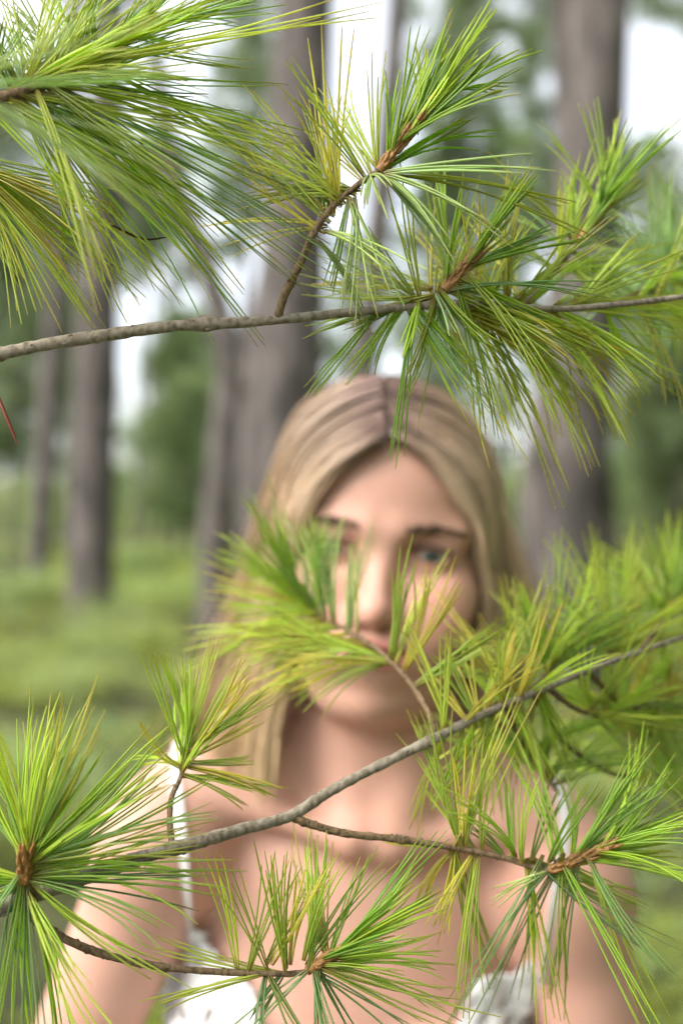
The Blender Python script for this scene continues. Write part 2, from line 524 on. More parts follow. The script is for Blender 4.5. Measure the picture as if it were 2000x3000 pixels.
def undergrowth():
    g = np.random.default_rng(3)
    n = 7000
    y = 2.6 * (60 / 2.6) ** g.random(n)
    x = (g.random(n) - .5) * (.72 * y + 2.2)
    patch = .8 * np.sin(3.0 * x + 1.1 * y) * np.cos(1.7 * y - 1.3 * x) + .7 * np.sin(.8 * x + 1.7 - .3 * y) * np.sin(.6 * y + .4)
    keep = g.random(n) < np.clip(.5 + 1.1 * patch, .04, 1)
    x, y, patch = x[keep], y[keep], patch[keep]
    n = len(x)
    z = hgt(x, y)
    sc = np.clip(y / 12, .7, 3.2)
    hh = (.10 + .16 * g.random(n) + .34 * np.clip(patch, 0, 1.3)) * np.clip(y / 9, .75, 1.4)
    # fern and bush clumps stand above the low dark plants
    nb = 240; yb = 6 * (60 / 6) ** g.random(nb); xb = (g.random(nb) - .5) * (.74 * yb + 2); hb = (.16 + .36 * g.random(nb)) * np.clip(yb / 14, .6, 1.4)
    rep = 22; rb = np.repeat((.28 + .45 * g.random(nb)) * np.clip(yb / 14, .7, 1.7), rep)
    th = g.random(nb * rep) * 6.283; rr = rb * g.random(nb * rep) ** .5
    dome = np.sqrt(np.clip(1 - (rr / (rb * 1.15)) ** 2, 0, 1))
    x = np.concatenate([x, np.repeat(xb, rep) + rr * np.cos(th)]); y = np.concatenate([y, np.repeat(yb, rep) + rr * np.sin(th)])
    hh = np.concatenate([hh * .45, np.repeat(hb, rep) * dome * (.85 + .3 * g.random(nb * rep))])
    patch = np.concatenate([patch * .7 - .75, np.repeat(g.random(nb) * 1.3 - .1, rep)])
    z = hgt(x, y); sc = np.clip(y / 12, .7, 3.2); n = len(x)
    C = np.stack([x, y, z + hh * .6, .14 * sc + hh * .3], 1)
    pal = np.array([[.06, .08, .012], [.19, .21, .03], [.32, .38, .08], [.31, .43, .20], [.43, .47, .16]])
    idx = np.repeat(np.arange(n), 26)
    m = len(idx)
    d = g.normal(size=(m, 3)); d /= np.linalg.norm(d, axis=1)[:, None]
    pos = C[idx, :3] + d * (C[idx, 3] * g.random(m) ** .5)[:, None] * np.array([1, 1, .75])
    ax = np.stack([g.normal(size=m), g.normal(size=m), .5 * g.normal(size=m)], 1); ax /= np.linalg.norm(ax, axis=1)[:, None]
    sd = np.cross(ax, np.array([0, 0, 1.]) + .5 * g.normal(size=(m, 3))); sd /= np.linalg.norm(sd, axis=1)[:, None] + 1e-9
    L = (.055 * sc[idx]) * (.6 + .9 * g.random(m)); W = L * .42
    V = np.stack([pos, pos + ax * (L * .5)[:, None] + sd * W[:, None] * .5, pos + ax * L[:, None], pos + ax * (L * .5)[:, None] - sd * W[:, None] * .5], 1).reshape(-1, 3)
    V[:, 2] = np.maximum(V[:, 2], hgt(V[:, 0], V[:, 1]) - .02)
    F = np.arange(4 * m).reshape(-1, 4)
    pc = pal[np.clip(((patch + 1.2) / 2.4 * 5 + g.normal(size=n) * .8), 0, 4).astype(int)]
    cc = pc[idx] * (.75 + .5 * g.random((m, 1)))
    o = mesh_obj('undergrowth', np_mesh('undergrowth', V, F, np.repeat(cc, 4, axis=0), False), M['fern'])
    tag(o, 'low yellow green undergrowth covering the forest floor', 'undergrowth', kind='stuff')
undergrowth()

# ------------------------------------------------------------------ person
def build_person():
    DF = 0.887
    E = np.array(at(1116, 1625, DF))                 # between the eyes
    tl = R(5.0)
    HX = np.array([math.cos(tl), 0, -math.sin(tl)]); HZ = np.array([math.sin(tl), 0, math.cos(tl)]); HY = np.array([0, 1., 0])
    HR = np.stack([HX, HY, HZ], 0)                   # local = (w - E) @ HR.T
    ya = R(-5)
    HR = np.array([[math.cos(ya), math.sin(ya), 0], [-math.sin(ya), math.cos(ya), 0], [0, 0, 1]]) @ HR
    Nn = np.array([0.020, 0.925, 1.283])             # pit of the neck
    tr = R(-6.5)
    TX = np.array([math.cos(tr), 0, math.sin(tr)]); TZ = np.array([-math.sin(tr), 0, math.cos(tr)])
    TR = np.stack([TX, HY, TZ], 0)
    ID = np.eye(3)
    def seg(a, b, h): return np.arange(a, b, h)
    xs = np.concatenate([seg(-.30, -.075, .0035), seg(-.075, .115, .002), seg(.115, .335, .0035)])
    ys = np.concatenate([seg(.79, .96, .002), seg(.96, 1.14, .004)])
    zs = np.concatenate([seg(-.02, 1.10, .008), seg(1.10, 1.36, .003), seg(1.36, 1.50, .002), seg(1.50, 1.63, .003)])
    BIG = .06
    Vg = np.full((len(xs), len(ys), len(zs)), BIG, np.float32)

    def box(c, r):
        m = .035
        i0, i1 = np.searchsorted(xs, [c[0] - r - m, c[0] + r + m])
        j0, j1 = np.searchsorted(ys, [c[1] - r - m, c[1] + r + m])
        k0, k1 = np.searchsorted(zs, [c[2] - r - m, c[2] + r + m])
        return slice(i0, i1), slice(j0, j1), slice(k0, k1)
    def put(fn, cw, rad, O, Rm, k, op):
        s = box(cw, rad)
        if min(s[0].stop - s[0].start, s[1].stop - s[1].start, s[2].stop - s[2].start) < 1: return
        X, Y, Z = np.meshgrid(xs[s[0]], ys[s[1]], zs[s[2]], indexing='ij')
        P = np.stack([X - O[0], Y - O[1], Z - O[2]], -1) @ Rm.T
        d = fn(P).astype(np.float32)
        a = Vg[s]
        if op == 'add':
            h = np.maximum(k - np.abs(a - d), 0) / k
            Vg[s] = np.minimum(np.minimum(a, d) - h * h * k / 4, BIG)
        else:
            d = -d
            h = np.maximum(k - np.abs(a - d), 0) / k
            Vg[s] = np.maximum(a, d) + h * h * k / 4
    mm = .001
    def ell(c, r, fr, k=10, op='add', rotx=0):
        O, Rm = fr; c = np.array(c) * mm; r = np.array(r) * mm
        ca, sa = math.cos(R(rotx)), math.sin(R(rotx))
        def fn(P):
            q = P - c
            if rotx:
                y = q[..., 1] * ca - q[..., 2] * sa; z = q[..., 1] * sa + q[..., 2] * ca
                q = np.stack([q[..., 0], y, z], -1)
            k0 = np.linalg.norm(q / r, axis=-1); k1 = np.linalg.norm(q / (r * r), axis=-1) + 1e-9
            return k0 * (k0 - 1) / k1
        put(fn, O + Rm.T @ c, r.max(), O, Rm, k * mm, op)
    def cap(a, b, r0, r1, fr, k=10, op='add'):
        O, Rm = fr; a = np.array(a, float) * mm; b = np.array(b, float) * mm
        def fn(P):
            ab = b - a; t = np.clip(((P - a) @ ab) / (ab @ ab), 0, 1)
            return np.linalg.norm(P - a - t[..., None] * ab, axis=-1) - (r0 + (r1 - r0) * t) * mm
        put(fn, O + Rm.T @ ((a + b) / 2), np.linalg.norm(a - b) / 2 + max(r0, r1) * mm, O, Rm, k * mm, op)
    H = (E, HR); T = (Nn, TR); W = (np.zeros(3), ID)
    S = (-1, 1)
    # torso
    ell((0, 78, -135), (122, 82, 165), T, 20)
    ell((0, 72, -40), (118, 60, 70), T, 25)
    ell((0, 85, -320), (105, 78, 150), T, 30)
    for s in S:
        ell((s * 68, 6, -178), (56, 48, 58), T, 25)
        cap((s * 16, 3, 0), (s * 118, 30, 20), 9, 9, T, 10)
        cap((s * 30, 62, 58), (s * 118, 52, 14), 40, 33, T, 28)
    ell((0, -2, 6), (11, 9, 12), T, 10, 'sub')
    wz = (0.03, 1.005, 0.0)
    O_ = (np.array(wz), ID)
    ell((0, 0, 930), (165, 105, 130), O_, 60)
    for s in S:
        cap((s * 85, 0, 880), (s * 90, -5, 480), 82, 56, O_, 30)
        cap((s * 90, -5, 480), (s * 92, 15, 90), 54, 36, O_, 25)
        cap((s * 92, 15, 70), (s * 105, -125, 25), 36, 26, O_, 20)
        for q in range(5):
            cap((s * (88 + q * 11), -120 + abs(q - 1) * 7, 16), (s * (88 + q * 12), -152 + q * 9, 10), 11 if q else 13, 9, O_, 6)
    Vt = Vg.copy()
    # arms, hanging
    sh = {-1: np.array([-141, 36, -26.]), 1: np.array([136, 38, -26.])}
    for s in S:
        shw = (Nn + TR.T @ (sh[s] * mm)) / mm
        el = shw + np.array([s * (104 if s < 0 else 52), 15, -260])
        wr = el + np.array([s * 10, -55, -225])
        ell(sh[s], (41, 42, 46), T, 25)
        cap(shw, el, 38, 31, W, 25)
        cap(el, wr, 33, 21, W, 20)
        hd = wr + np.array([s * -4, -12, -70])
        for q in range(4):
            o = np.array([0, (q - 1.5) * 17, 0])
            cap(wr + o * .5 + (0, 0, -15), hd + o, 14, 11, W, 10)
            ln = (62, 72, 68, 52)[q]
            k1 = hd + o + np.array([-s * 6, 0, -ln * .5])
            cap(hd + o, k1, 9, 8.5, W, 3)
            cap(k1, k1 + np.array([-s * 14, -2, -ln * .5]), 8.5, 6.5, W, 3)
        th = wr + np.array([-s * 6, -32, -40])
        cap(wr + (0, -10, -15), th, 14, 11, W, 8)
        cap(th, th + np.array([-s * 10, -12, -48]), 10, 7, W, 4)
    # neck
    cap((0, 92, -60), ((Nn - E)[0] / mm + 4, 108, -215), 52, 55, (E, ID), 22)
    for s in S:
        cap((s * 10, 6, 6), (s * 50, 66, 120), 6, 9, T, 26)
    # head
    ell((0, 96, 26), (68, 94, 86), H, 20)
    ell((0, 52, 38), (58, 51, 56), H, 25)
    ell((0, 66, -30), (60, 58, 62), H, 22)
    ell((0, 44, -64), (47, 42, 45), H, 22)
    ell((0, 23, -94), (20, 20, 15), H, 16)
    for s in S:
        cap((s * 53, 78, -46), (s * 20, 34, -88), 17, 14, H, 20)
        ell((s * 40, 30, -22), (21, 22, 18), H, 18)
        ell((s * 31, 14, -44), (23, 18, 26), H, 22)
        cap((s * 10, 6, 15), (s * 44, 18, 15), 9.5, 9, H, 13)
        ell((s * 66, 98, -18), (9, 20, 30), H, 8)
    for s in S:
        ell((s * 32, 0, 1), (18, 14, 12), H, 10, 'sub')
    # nose
    cap((0, 10, 6), (0, -13, -32), 6.5, 8, H, 12)
    ell((0, -16, -36), (8, 8.5, 8), H, 8)
    for s in S:
        ell((s * 11, -3, -38), (6.5, 9, 7), H, 7)
        ell((s * 6.5, -7, -46), (4.2, 6.0, 5.0), H, 3, 'sub')
    # mouth
    ell((0, 6, -58), (27, 14, 22), H, 14)
    ell((0, -3.5, -56.5), (21, 8, 5.2), H, 6)
    for s in S: ell((s * 8, -4, -55.5), (13, 8, 5), H, 5)
    ell((0, -2.5, -66), (19, 9, 6.2), H, 6)
    ell((0, -9, -61), (26, 8, 1.8), H, 3, 'sub')
    # lids around the eyeballs
    eyes = []
    for s in S:
        c = np.array([s * 31.5, 18, 2])
        ell(c, (15.5, 14.4, 13.4), H, 5)
        ell((s * 32, -2, 1.2), (12.5, 16, 3.9), H, 2.5, 'sub')
        eyes.append(E + HR.T @ (c * mm))
    # ---- surface
    ins = Vg < 0
    nx, ny, nz = Vg.shape
    cnt = np.zeros((nx - 1, ny - 1, nz - 1), np.uint8)
    for a in (0, 1):
        for b in (0, 1):
            for c in (0, 1):
                cnt += ins[a:nx - 1 + a, b:ny - 1 + b, c:nz - 1 + c]
    act = np.argwhere((cnt > 0) & (cnt < 8))
    ci = np.full(cnt.shape, -1, np.int32)
    ci[act[:, 0], act[:, 1], act[:, 2]] = np.arange(len(act))
    corners = [(a, b, c) for a in (0, 1) for b in (0, 1) for c in (0, 1)]
    val = np.stack([Vg[act[:, 0] + a, act[:, 1] + b, act[:, 2] + c] for a, b, c in corners], 1)
    pc = np.stack([np.stack([xs[act[:, 0] + a], ys[act[:, 1] + b], zs[act[:, 2] + c]], 1) for a, b, c in corners], 1)
    acc = np.zeros((len(act), 3)); num = np.zeros(len(act))
    for p in range(8):
        for q in range(p + 1, 8):
            if sum(abs(np.array(corners[p]) - np.array(corners[q]))) != 1: continue
            m = (val[:, p] < 0) != (val[:, q] < 0)
            t = val[m, p] / (val[m, p] - val[m, q])
            acc[m] += pc[m, p] + (pc[m, q] - pc[m, p]) * t[:, None]; num[m] += 1
    PV = acc / num[:, None]
    quads = []
    for axis in range(3):
        sl0 = [slice(None)] * 3; sl1 = [slice(None)] * 3
        sl0[axis] = slice(0, -1); sl1[axis] = slice(1, None)
        df = ins[tuple(sl0)].astype(np.int8) - ins[tuple(sl1)].astype(np.int8)
        e = np.argwhere(df != 0)
        o1, o2 = (axis + 1) % 3, (axis + 2) % 3
        ok = (e[:, o1] > 0) & (e[:, o2] > 0) & (e[:, o1] < cnt.shape[o1]) & (e[:, o2] < cnt.shape[o2])
        e = e[ok]; sgn = df[e[:, 0], e[:, 1], e[:, 2]]
        def cell(d1, d2):
            f = e.copy(); f[:, o1] -= d1; f[:, o2] -= d2
            return ci[f[:, 0], f[:, 1], f[:, 2]]
        q = np.stack([cell(1, 1), cell(0, 1), cell(0, 0), cell(1, 0)], 1)
        q[sgn < 0] = q[sgn < 0][:, ::-1]
        quads.append(q)
    Q = np.vstack(quads); Q = Q[(Q >= 0).all(1)]
    # light smoothing
    A = np.zeros_like(PV); n_ = np.zeros(len(PV))
    ed = np.vstack([Q[:, [0, 1]], Q[:, [1, 2]], Q[:, [2, 3]], Q[:, [3, 0]]])
    for it in range(2):
        A[:] = 0; n_[:] = 0
        np.add.at(A, ed[:, 0], PV[ed[:, 1]]); np.add.at(n_, ed[:, 0], 1)
        np.add.at(A, ed[:, 1], PV[ed[:, 0]]); np.add.at(n_, ed[:, 1], 1)
        PV = PV * .5 + .5 * A / np.maximum(n_, 1)[:, None]
    # ---- skin colours
    L = (PV - E) @ HR.T / mm
    base = np.array([.58, .335, .255])
    C = np.tile(base, (len(PV), 1))
    def blend(w, c):
        nonlocal C
        w = np.clip(w, 0, 1)[:, None]; C = C * (1 - w) + np.array(c) * w
    for s in S:
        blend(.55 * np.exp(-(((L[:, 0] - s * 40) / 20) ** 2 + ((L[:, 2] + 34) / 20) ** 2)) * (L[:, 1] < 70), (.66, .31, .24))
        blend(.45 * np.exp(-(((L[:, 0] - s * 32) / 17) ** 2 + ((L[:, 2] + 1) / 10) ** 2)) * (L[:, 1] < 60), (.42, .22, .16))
    blend(.5 * np.exp(-((L[:, 0] / 13) ** 2 + ((L[:, 2] + 38) / 12) ** 2)) * (L[:, 1] < 20), (.66, .33, .26))
    lip = np.clip(1.25 - ((L[:, 0] / 25) ** 2 + ((L[:, 2] + 61.5) / 10.5) ** 2) ** 1.5, 0, 1) * (L[:, 1] < 12)
    blend(lip * 1.3, (.50, .20, .17))
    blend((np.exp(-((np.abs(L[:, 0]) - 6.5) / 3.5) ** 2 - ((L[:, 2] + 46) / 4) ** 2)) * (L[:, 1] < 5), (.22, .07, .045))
    # scalp under the hair
    scal = np.clip((L[:, 2] - (74 - .012 * L[:, 0] ** 2)) / 5, 0, 1) * (L[:, 2] > 20)
    scal = np.maximum(scal, np.clip((L[:, 1] - 62) / 8, 0, 1) * (L[:, 2] > -60))
    part = np.exp(-((L[:, 0] + 2) / 5.0) ** 2) * (L[:, 2] > 60)
    blend(scal * (1 - .8 * part), (.16, .105, .07))
    root = empty('person', (0.03, 1.0, 0.0))
    rl = np.array(root.location)
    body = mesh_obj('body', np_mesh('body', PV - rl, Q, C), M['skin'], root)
    tag(root, 'person in a white lace strap top standing face on behind the pine branches', 'person')
    def tri(Vol, p):
        """trilinear lookup"""
        i = np.clip(np.searchsorted(xs, p[:, 0]) - 1, 0, nx - 2); j = np.clip(np.searchsorted(ys, p[:, 1]) - 1, 0, ny - 2); k = np.clip(np.searchsorted(zs, p[:, 2]) - 1, 0, nz - 2)
        a = (p[:, 0] - xs[i]) / (xs[i + 1] - xs[i]); b = (p[:, 1] - ys[j]) / (ys[j + 1] - ys[j]); c = (p[:, 2] - zs[k]) / (zs[k + 1] - zs[k])
        r = 0
        for da in (0, 1):
            for db in (0, 1):
                for dc in (0, 1):
                    r = r + Vol[i + da, j + db, k + dc] * np.abs(1 - da - a) * np.abs(1 - db - b) * np.abs(1 - dc - c)
        return r
    # ---- eyes
    th = np.linspace(0, np.pi, 25); ph = np.linspace(0, 2 * np.pi, 33)[:-1]
    TT, PP = np.meshgrid(th, ph, indexing='ij')
    sv = np.stack([np.sin(TT) * np.cos(PP), -np.cos(TT), np.sin(TT) * np.sin(PP)], -1).reshape(-1, 3) * .0122
    i, j = np.meshgrid(np.arange(24), np.arange(32), indexing='ij')
    sf = np.stack([i * 32 + j, i * 32 + (j + 1) % 32, (i + 1) * 32 + (j + 1) % 32, (i + 1) * 32 + j], -1).reshape(-1, 4)
    rr = np.hypot(sv[:, 0], sv[:, 2]); fr = sv[:, 1] < 0
    cc = np.tile(np.array([.5, .43, .40]), (len(sv), 1))
    cc[(rr < .0060) & fr] = (.07, .10, .075); cc[(rr < .0026) & fr] = (.005, .005, .005)
    em = np_mesh('eye', sv @ HR, sf, cc)
    for e in eyes:
        mesh_obj('eye', em, M['eye'], root, e - rl)
    for s in S:
        # lashes: a dark fringe along the upper lid
        prt = []
        for q in range(34):
            u = -1 + 2 * q / 33.
            c0 = np.array([s * 31.5 + 13.0 * u, 4.4 + 5.2 * u * u, 2 + 4.4 * (1 - u * u) + .3])
            tip = c0 + np.array([2.2 * u, -5.5, 3.6])
            mid = (c0 + tip) / 2 + np.array([0, -1.0, -1.2])
            v, f, _ = tube(catmull([c0, mid, tip], 5) * mm, np.array([.5, .45, .38, .28, .1]) * mm, 3, False)
            prt.append((v, f))
        for q in range(24):
            u = -1 + 2 * q / 23.
            c0 = np.array([s * 31.5 + 12 * u, 4.8 + 5.0 * u * u, 1.8 - 3.4 * (1 - u * u)])
            v, f, _ = tube(catmull([c0, c0 + np.array([1.2 * u, -2.5, -1.5])], 3) * mm, np.array([.3, .25, .1]) * mm, 3, False)
            prt.append((v, f))
        v, f = merge(prt)
        mesh_obj('eyelashes', np_mesh('eyelashes', v @ HR + E - rl, f), M['brow'], root)
        prt = []
        g = np.random.default_rng(9 + s)
        for q in range(95):
            u = g.random()
            x = 13 + 36 * u; zz = 15.5 + 5.5 * math.sin(u * 2.1) - 3.5 * u + g.normal() * 1.7 * (1 - .55 * u)
            # surface depth there
            wp = E + HR.T @ (np.array([s * x, -20, zz]) * mm)
            yl = np.arange(-25, 45, .5)
            Pl = E + np.stack([np.full_like(yl, s * x), yl, np.full_like(yl, zz)], 1) * mm @ HR
            yy = yl[int(np.argmax(tri(Vg, Pl) < 0))]
            c0 = np.array([s * x, yy - .2, zz]); tip = c0 + np.array([s * (4 + 2 * g.random()), -1.0 + 1.5 * u, 2.2 - 3.8 * u])
            v, f, _ = tube(catmull([c0, (c0 + tip) / 2 + (0, -.9, .3), tip], 4) * mm, np.array([.38, .42, .34, .1]) * mm, 3, False)
            prt.append((v, f))
        v, f = merge(prt)
        mesh_obj('eyebrow', np_mesh('eyebrow', v @ HR + E - rl, f), M['brow'], root)

    # ---- hair
    def hp(px, py, d): return np.array(at(px, py, DF + d))
    left = [   # guides from the parting down; first frames the face, last runs down the back
        [hp(1124, 1280, -.004), hp(1070, 1305, -.010), hp(975, 1375, -.006), hp(918, 1475, .006), hp(888, 1620, .018), hp(870, 1790, .028), hp(850, 1950, .034), hp(822, 2080, .034), hp(800, 2230, .030), hp(792, 2400, .024)],
        [hp(1122, 1225, .012), hp(1030, 1262, .010), hp(905, 1365, .020), hp(842, 1500, .036), hp(805, 1660, .048), hp(766, 1820, .054), hp(715, 1960, .052), hp(680, 2090, .052), hp(660, 2190, .056), hp(650, 2280, .064)],
        [hp(1118, 1150, .050), hp(1000, 1168, .050), hp(860, 1262, .062), hp(778, 1420, .074), hp(730, 1600, .080), hp(676, 1780, .084), hp(612, 1930, .082), hp(575, 2060, .082), hp(556, 2180, .088), hp(560, 2320, .110)],
        [hp(1116, 1105, .100), hp(990, 1115, .105), hp(870, 1205, .125), hp(800, 1400, .142), hp(765, 1600, .140), hp(735, 1780, .135), hp(690, 1930, .130), hp(655, 2080, .132), hp(650, 2220, .142), hp(670, 2400, .160)],
        [hp(1115, 1130, .150), hp(1040, 1150, .180), hp(980, 1240, .200), hp(950, 1420, .205), hp(930, 1620, .195), hp(920, 1800, .175), hp(900, 1950, .165), hp(880, 2100, .165), hp(870, 2250, .175), hp(870, 2420, .190)],
    ]
    right = [
        [hp(1146, 1280, -.004), hp(1195, 1300, -.010), hp(1272, 1370, -.006), hp(1322, 1480, .006), hp(1352, 1610, .016), hp(1380, 1750, .025), hp(1395, 1900, .032), hp(1395, 2020, .042), hp(1385, 2130, .055), hp(1370, 2260, .080)],
        [hp(1143, 1225, .012), hp(1228, 1262, .010), hp(1312, 1360, .020), hp(1374, 1490, .032), hp(1420, 1640, .044), hp(1453, 1800, .054), hp(1462, 1930, .060), hp(1455, 2050, .068), hp(1440, 2160, .080), hp(1425, 2300, .105)],
        [hp(1138, 1150, .050), hp(1238, 1165, .050), hp(1322, 1250, .062), hp(1410, 1410, .074), hp(1478, 1590, .080), hp(1528, 1760, .084), hp(1535, 1920, .090), hp(1515, 2060, .098), hp(1490, 2200, .115), hp(1470, 2360, .135)],
        [hp(1130, 1105, .100), hp(1230, 1115, .105), hp(1300, 1205, .125), hp(1388, 1400, .142), hp(1460, 1600, .140), hp(1475, 1780, .140), hp(1470, 1930, .140), hp(1450, 2080, .145), hp(1430, 2220, .155), hp(1420, 2400, .165)],
        [hp(1125, 1130, .150), hp(1190, 1150, .180), hp(1245, 1240, .200), hp(1270, 1420, .205), hp(1285, 1620, .195), hp(1290, 1800, .175), hp(1290, 1950, .165), hp(1280, 2100, .165), hp(1270, 2250, .175), hp(1260, 2420, .190)],
    ]
    g = np.random.default_rng(12)
    NS = 34
    strands, cols = [], []
    cc_ = E + HR.T @ (np.array([0, 90, 20]) * mm)
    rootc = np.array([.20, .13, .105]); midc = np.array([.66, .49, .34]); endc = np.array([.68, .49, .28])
    for side, G in (('l', left), ('r', right)):
        G = np.array(G)
        nst = 1900
        # clumps give locks with lighter and darker streaks
        ncl = 46
        lock_s = np.sort(g.random(ncl)); lock_t = .50 + .72 * g.random(ncl); lock_o = g.normal(size=(ncl, 3)) * .003
        for k in range(nst):
            s = g.random()
            li = int(np.argmin(np.abs(lock_s - s)))
            s2 = np.clip(s + .7 * (lock_s[li] - s), 0, 1)   # strands gather into locks
            # interpolate between the guides
            u = s2 * (len(G) - 1); i0 = min(int(u), len(G) - 2); f = u - i0
            ctl = G[i0] * (1 - f) + G[i0 + 1] * f
            P = catmull(ctl, NS)
            t = np.linspace(0, 1, NS)[:, None]
            dep = g.random()
            nrm = P - cc_; nrm /= np.linalg.norm(nrm, axis=1)[:, None] + 1e-9
            P = P - nrm * (.011 * dep * np.clip(t * 5, .15, 1)) + lock_o[li] * np.clip(t * 2, 0, 1.3)
            wob = g.normal(size=3) * (.0028 if k % 25 else .011)
            P = P + wob * t + .0012 * np.sin(t * 9 + g.random() * 6) * g.normal(size=3)
            for it in range(2):          # keep the strand outside head and shoulders
                dd = tri(Vg, P); need = .0015 + .007 * (1 - dep) - dd
                if (need > 0).any():
                    h = .003
                    gr = np.stack([tri(Vg, P + np.eye(3)[q] * h) - tri(Vg, P - np.eye(3)[q] * h) for q in range(3)], 1)
                    gr /= np.linalg.norm(gr, axis=1)[:, None] + 1e-6
                    P = P + gr * np.clip(need, 0, .02)[:, None]
            P[1:-1] = (P[:-2] + 2 * P[1:-1] + P[2:]) / 4
            cut = int(NS * (.86 + .14 * g.random()))
            P = P[:cut]; tt = t[:cut, 0]
            rad = .00062 * (.8 + .5 * g.random()) * np.clip(1.15 - tt * .8, .25, 1)
            v, fq, _ = tube(P, rad, 3, False)
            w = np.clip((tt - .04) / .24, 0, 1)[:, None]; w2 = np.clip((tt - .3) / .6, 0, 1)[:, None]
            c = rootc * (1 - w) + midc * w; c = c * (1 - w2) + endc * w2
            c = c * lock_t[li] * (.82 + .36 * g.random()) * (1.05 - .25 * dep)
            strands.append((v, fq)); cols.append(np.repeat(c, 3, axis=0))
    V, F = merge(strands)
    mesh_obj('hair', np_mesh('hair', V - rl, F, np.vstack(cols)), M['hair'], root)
    # ---- clothing from the torso surface
    nth = 420
    tha = np.linspace(0, 2 * np.pi, nth, endpoint=False)      # 0 = towards the camera
    zrow = np.concatenate([np.linspace(.50, .98, 24), np.linspace(.99, 1.06, 12), np.arange(1.065, 1.262, .0022)])
    TH, ZZ = np.meshgrid(tha, zrow, indexing='ij')
    # torso axis leans with the roll
    axx = Nn[0] + (ZZ - Nn[2]) * -math.tan(tr) * .55; axy = np.full_like(axx, 1.0)
    axx = np.where(ZZ < 1.0, .03, axx)
    dx, dy = np.sin(TH), -np.cos(TH)
    rad = np.full(TH.shape, .02)
    best = rad.copy()
    for r in np.arange(.02, .24, .0025):
        p = np.stack([axx + dx * r, axy + dy * r, ZZ], -1).reshape(-1, 3)
        p[:, 0] = np.clip(p[:, 0], xs[1], xs[-2]); p[:, 1] = np.clip(p[:, 1], ys[1], ys[-2])
        best = np.where(tri(Vt, p).reshape(TH.shape) < .0035, r, best)
    hit = np.full(TH.shape, -1.0)
    for r in np.arange(.03, .20, .002):
        p = np.stack([axx + dx * r, axy + dy * r, ZZ], -1).reshape(-1, 3)
        p[:, 0] = np.clip(p[:, 0], xs[1], xs[-2]); p[:, 1] = np.clip(p[:, 1], ys[1], ys[-2])
        out = tri(Vg, p).reshape(TH.shape) > .003
        hit = np.where((hit < 0) & out, r, hit)
    tw = np.minimum(TH, 2 * np.pi - TH)
    best = np.where((tw < 1.25) & (ZZ > 1.1) & (hit > 0), np.maximum(best, np.minimum(hit, best + .04)), best)
    # ease into a flared skirt below the hips
    k = np.ones(9) / 9
    for c in range(len(zrow)):
        best[:, c] = np.convolve(np.concatenate([best[-4:, c], best[:, c], best[:4, c]]), k, 'valid')
    fl = np.clip((.95 - ZZ) / .45, 0, 1)
    best = best * (1 - np.clip(fl * 4, 0, 1)) + (.175 + .10 * fl + .012 * np.sin(TH * 14) * fl) * np.clip(fl * 4, 0, 1)
    PX = axx + dx * best; PY = axy + dy * best
    # upper edge: scalloped cups rising to the straps
    def edge(x, front):
        a = np.abs((x - .098 + .196 * 0))
        lft = 1.211 - np.abs(x + .101) ** 2 * np.where(x < -.101, 5, 16)
        rgt = 1.196 - np.abs(x - .127) ** 2 * np.where(x > .127, 22, 11)
        e = np.maximum(np.maximum(lft, rgt), 1.135)
        sc = .012 * np.abs(np.sin((x + .095) * 86 + 1.57))
        return np.where(front, e + sc, 1.12 + sc)
    keepv = ZZ < edge(PX, PY < 1.01)
    flower = np.sin(PX * 260 + 1.5 * np.sin(ZZ * 170)) * np.sin(ZZ * 250 + 1.2 * np.sin(PX * 190))
    bumpy = .0030 * flower + .0012 * np.sin(PX * 700) * np.sin(ZZ * 800)
    off = np.where(ZZ > 1.1, .002 + bumpy, 0)
    PX = PX + dx * off; PY = PY + dy * off
    V = np.stack([PX, PY, ZZ], -1).reshape(-1, 3)
    nzr = len(zrow)
    i, j = np.meshgrid(np.arange(nth), np.arange(nzr - 1), indexing='ij')
    F = np.stack([i * nzr + j, ((i + 1) % nth) * nzr + j, ((i + 1) % nth) * nzr + j + 1, i * nzr + j + 1], -1).reshape(-1, 4)
    kv = keepv.reshape(-1); kf = kv[F].all(1)
    hole = ((flower < -.48) & (ZZ > 1.12)).reshape(-1)
    kf &= ~hole[F].all(1)
    F = F[kf]
    used = np.unique(F); re = np.full(len(V), -1); re[used] = np.arange(len(used))
    top = mesh_obj('lace_top', np_mesh('lace_top', V[used] - rl, re[F]), M['cloth'], root)
    md = top.modifiers.new('thickness', 'SOLIDIFY'); md.thickness = .0016; md.offset = 1
    # straps
    def front(x, z):
        kk = np.searchsorted(zs, z); ii = np.searchsorted(xs, x)
        c = Vg[ii, :, kk] < 0
        jf = int(np.argmax(c)); jb = len(c) - 1 - int(np.argmax(c[::-1]))
        return ys[jf], ys[jb], bool(c.any())
    for s, (px0, py0, px1, py1) in ((-1, (562, 2795, 512, 2262)), (1, (1590, 2880, 1655, 2425))):
        pts = []
        dd = np.arange(.80, 1.02, .001)
        for q in range(26):
            u = q / 25
            P = np.array([at(px0 + (px1 - px0) * u, py0 + (py1 - py0) * u, d) for d in dd])
            v = tri(Vg, P) < .0015
            if v.any(): pts.append(list(P[int(np.argmax(v))]))
        k = 0
        # over the shoulder and down the back
        x = pts[-1][0]; y0 = pts[-1][1]
        ii = np.searchsorted(xs, x)
        for y in np.arange(y0 + .006, y0 + .09, .006):
            jj = np.searchsorted(ys, y)
            c = Vg[ii, jj, :] < 0
            c[zs < 1.2] = False
            if c.any():
                pts.append([x, y, zs[len(c) - 1 - int(np.argmax(c[::-1]))] + .004])
        zl = pts[-1][2]
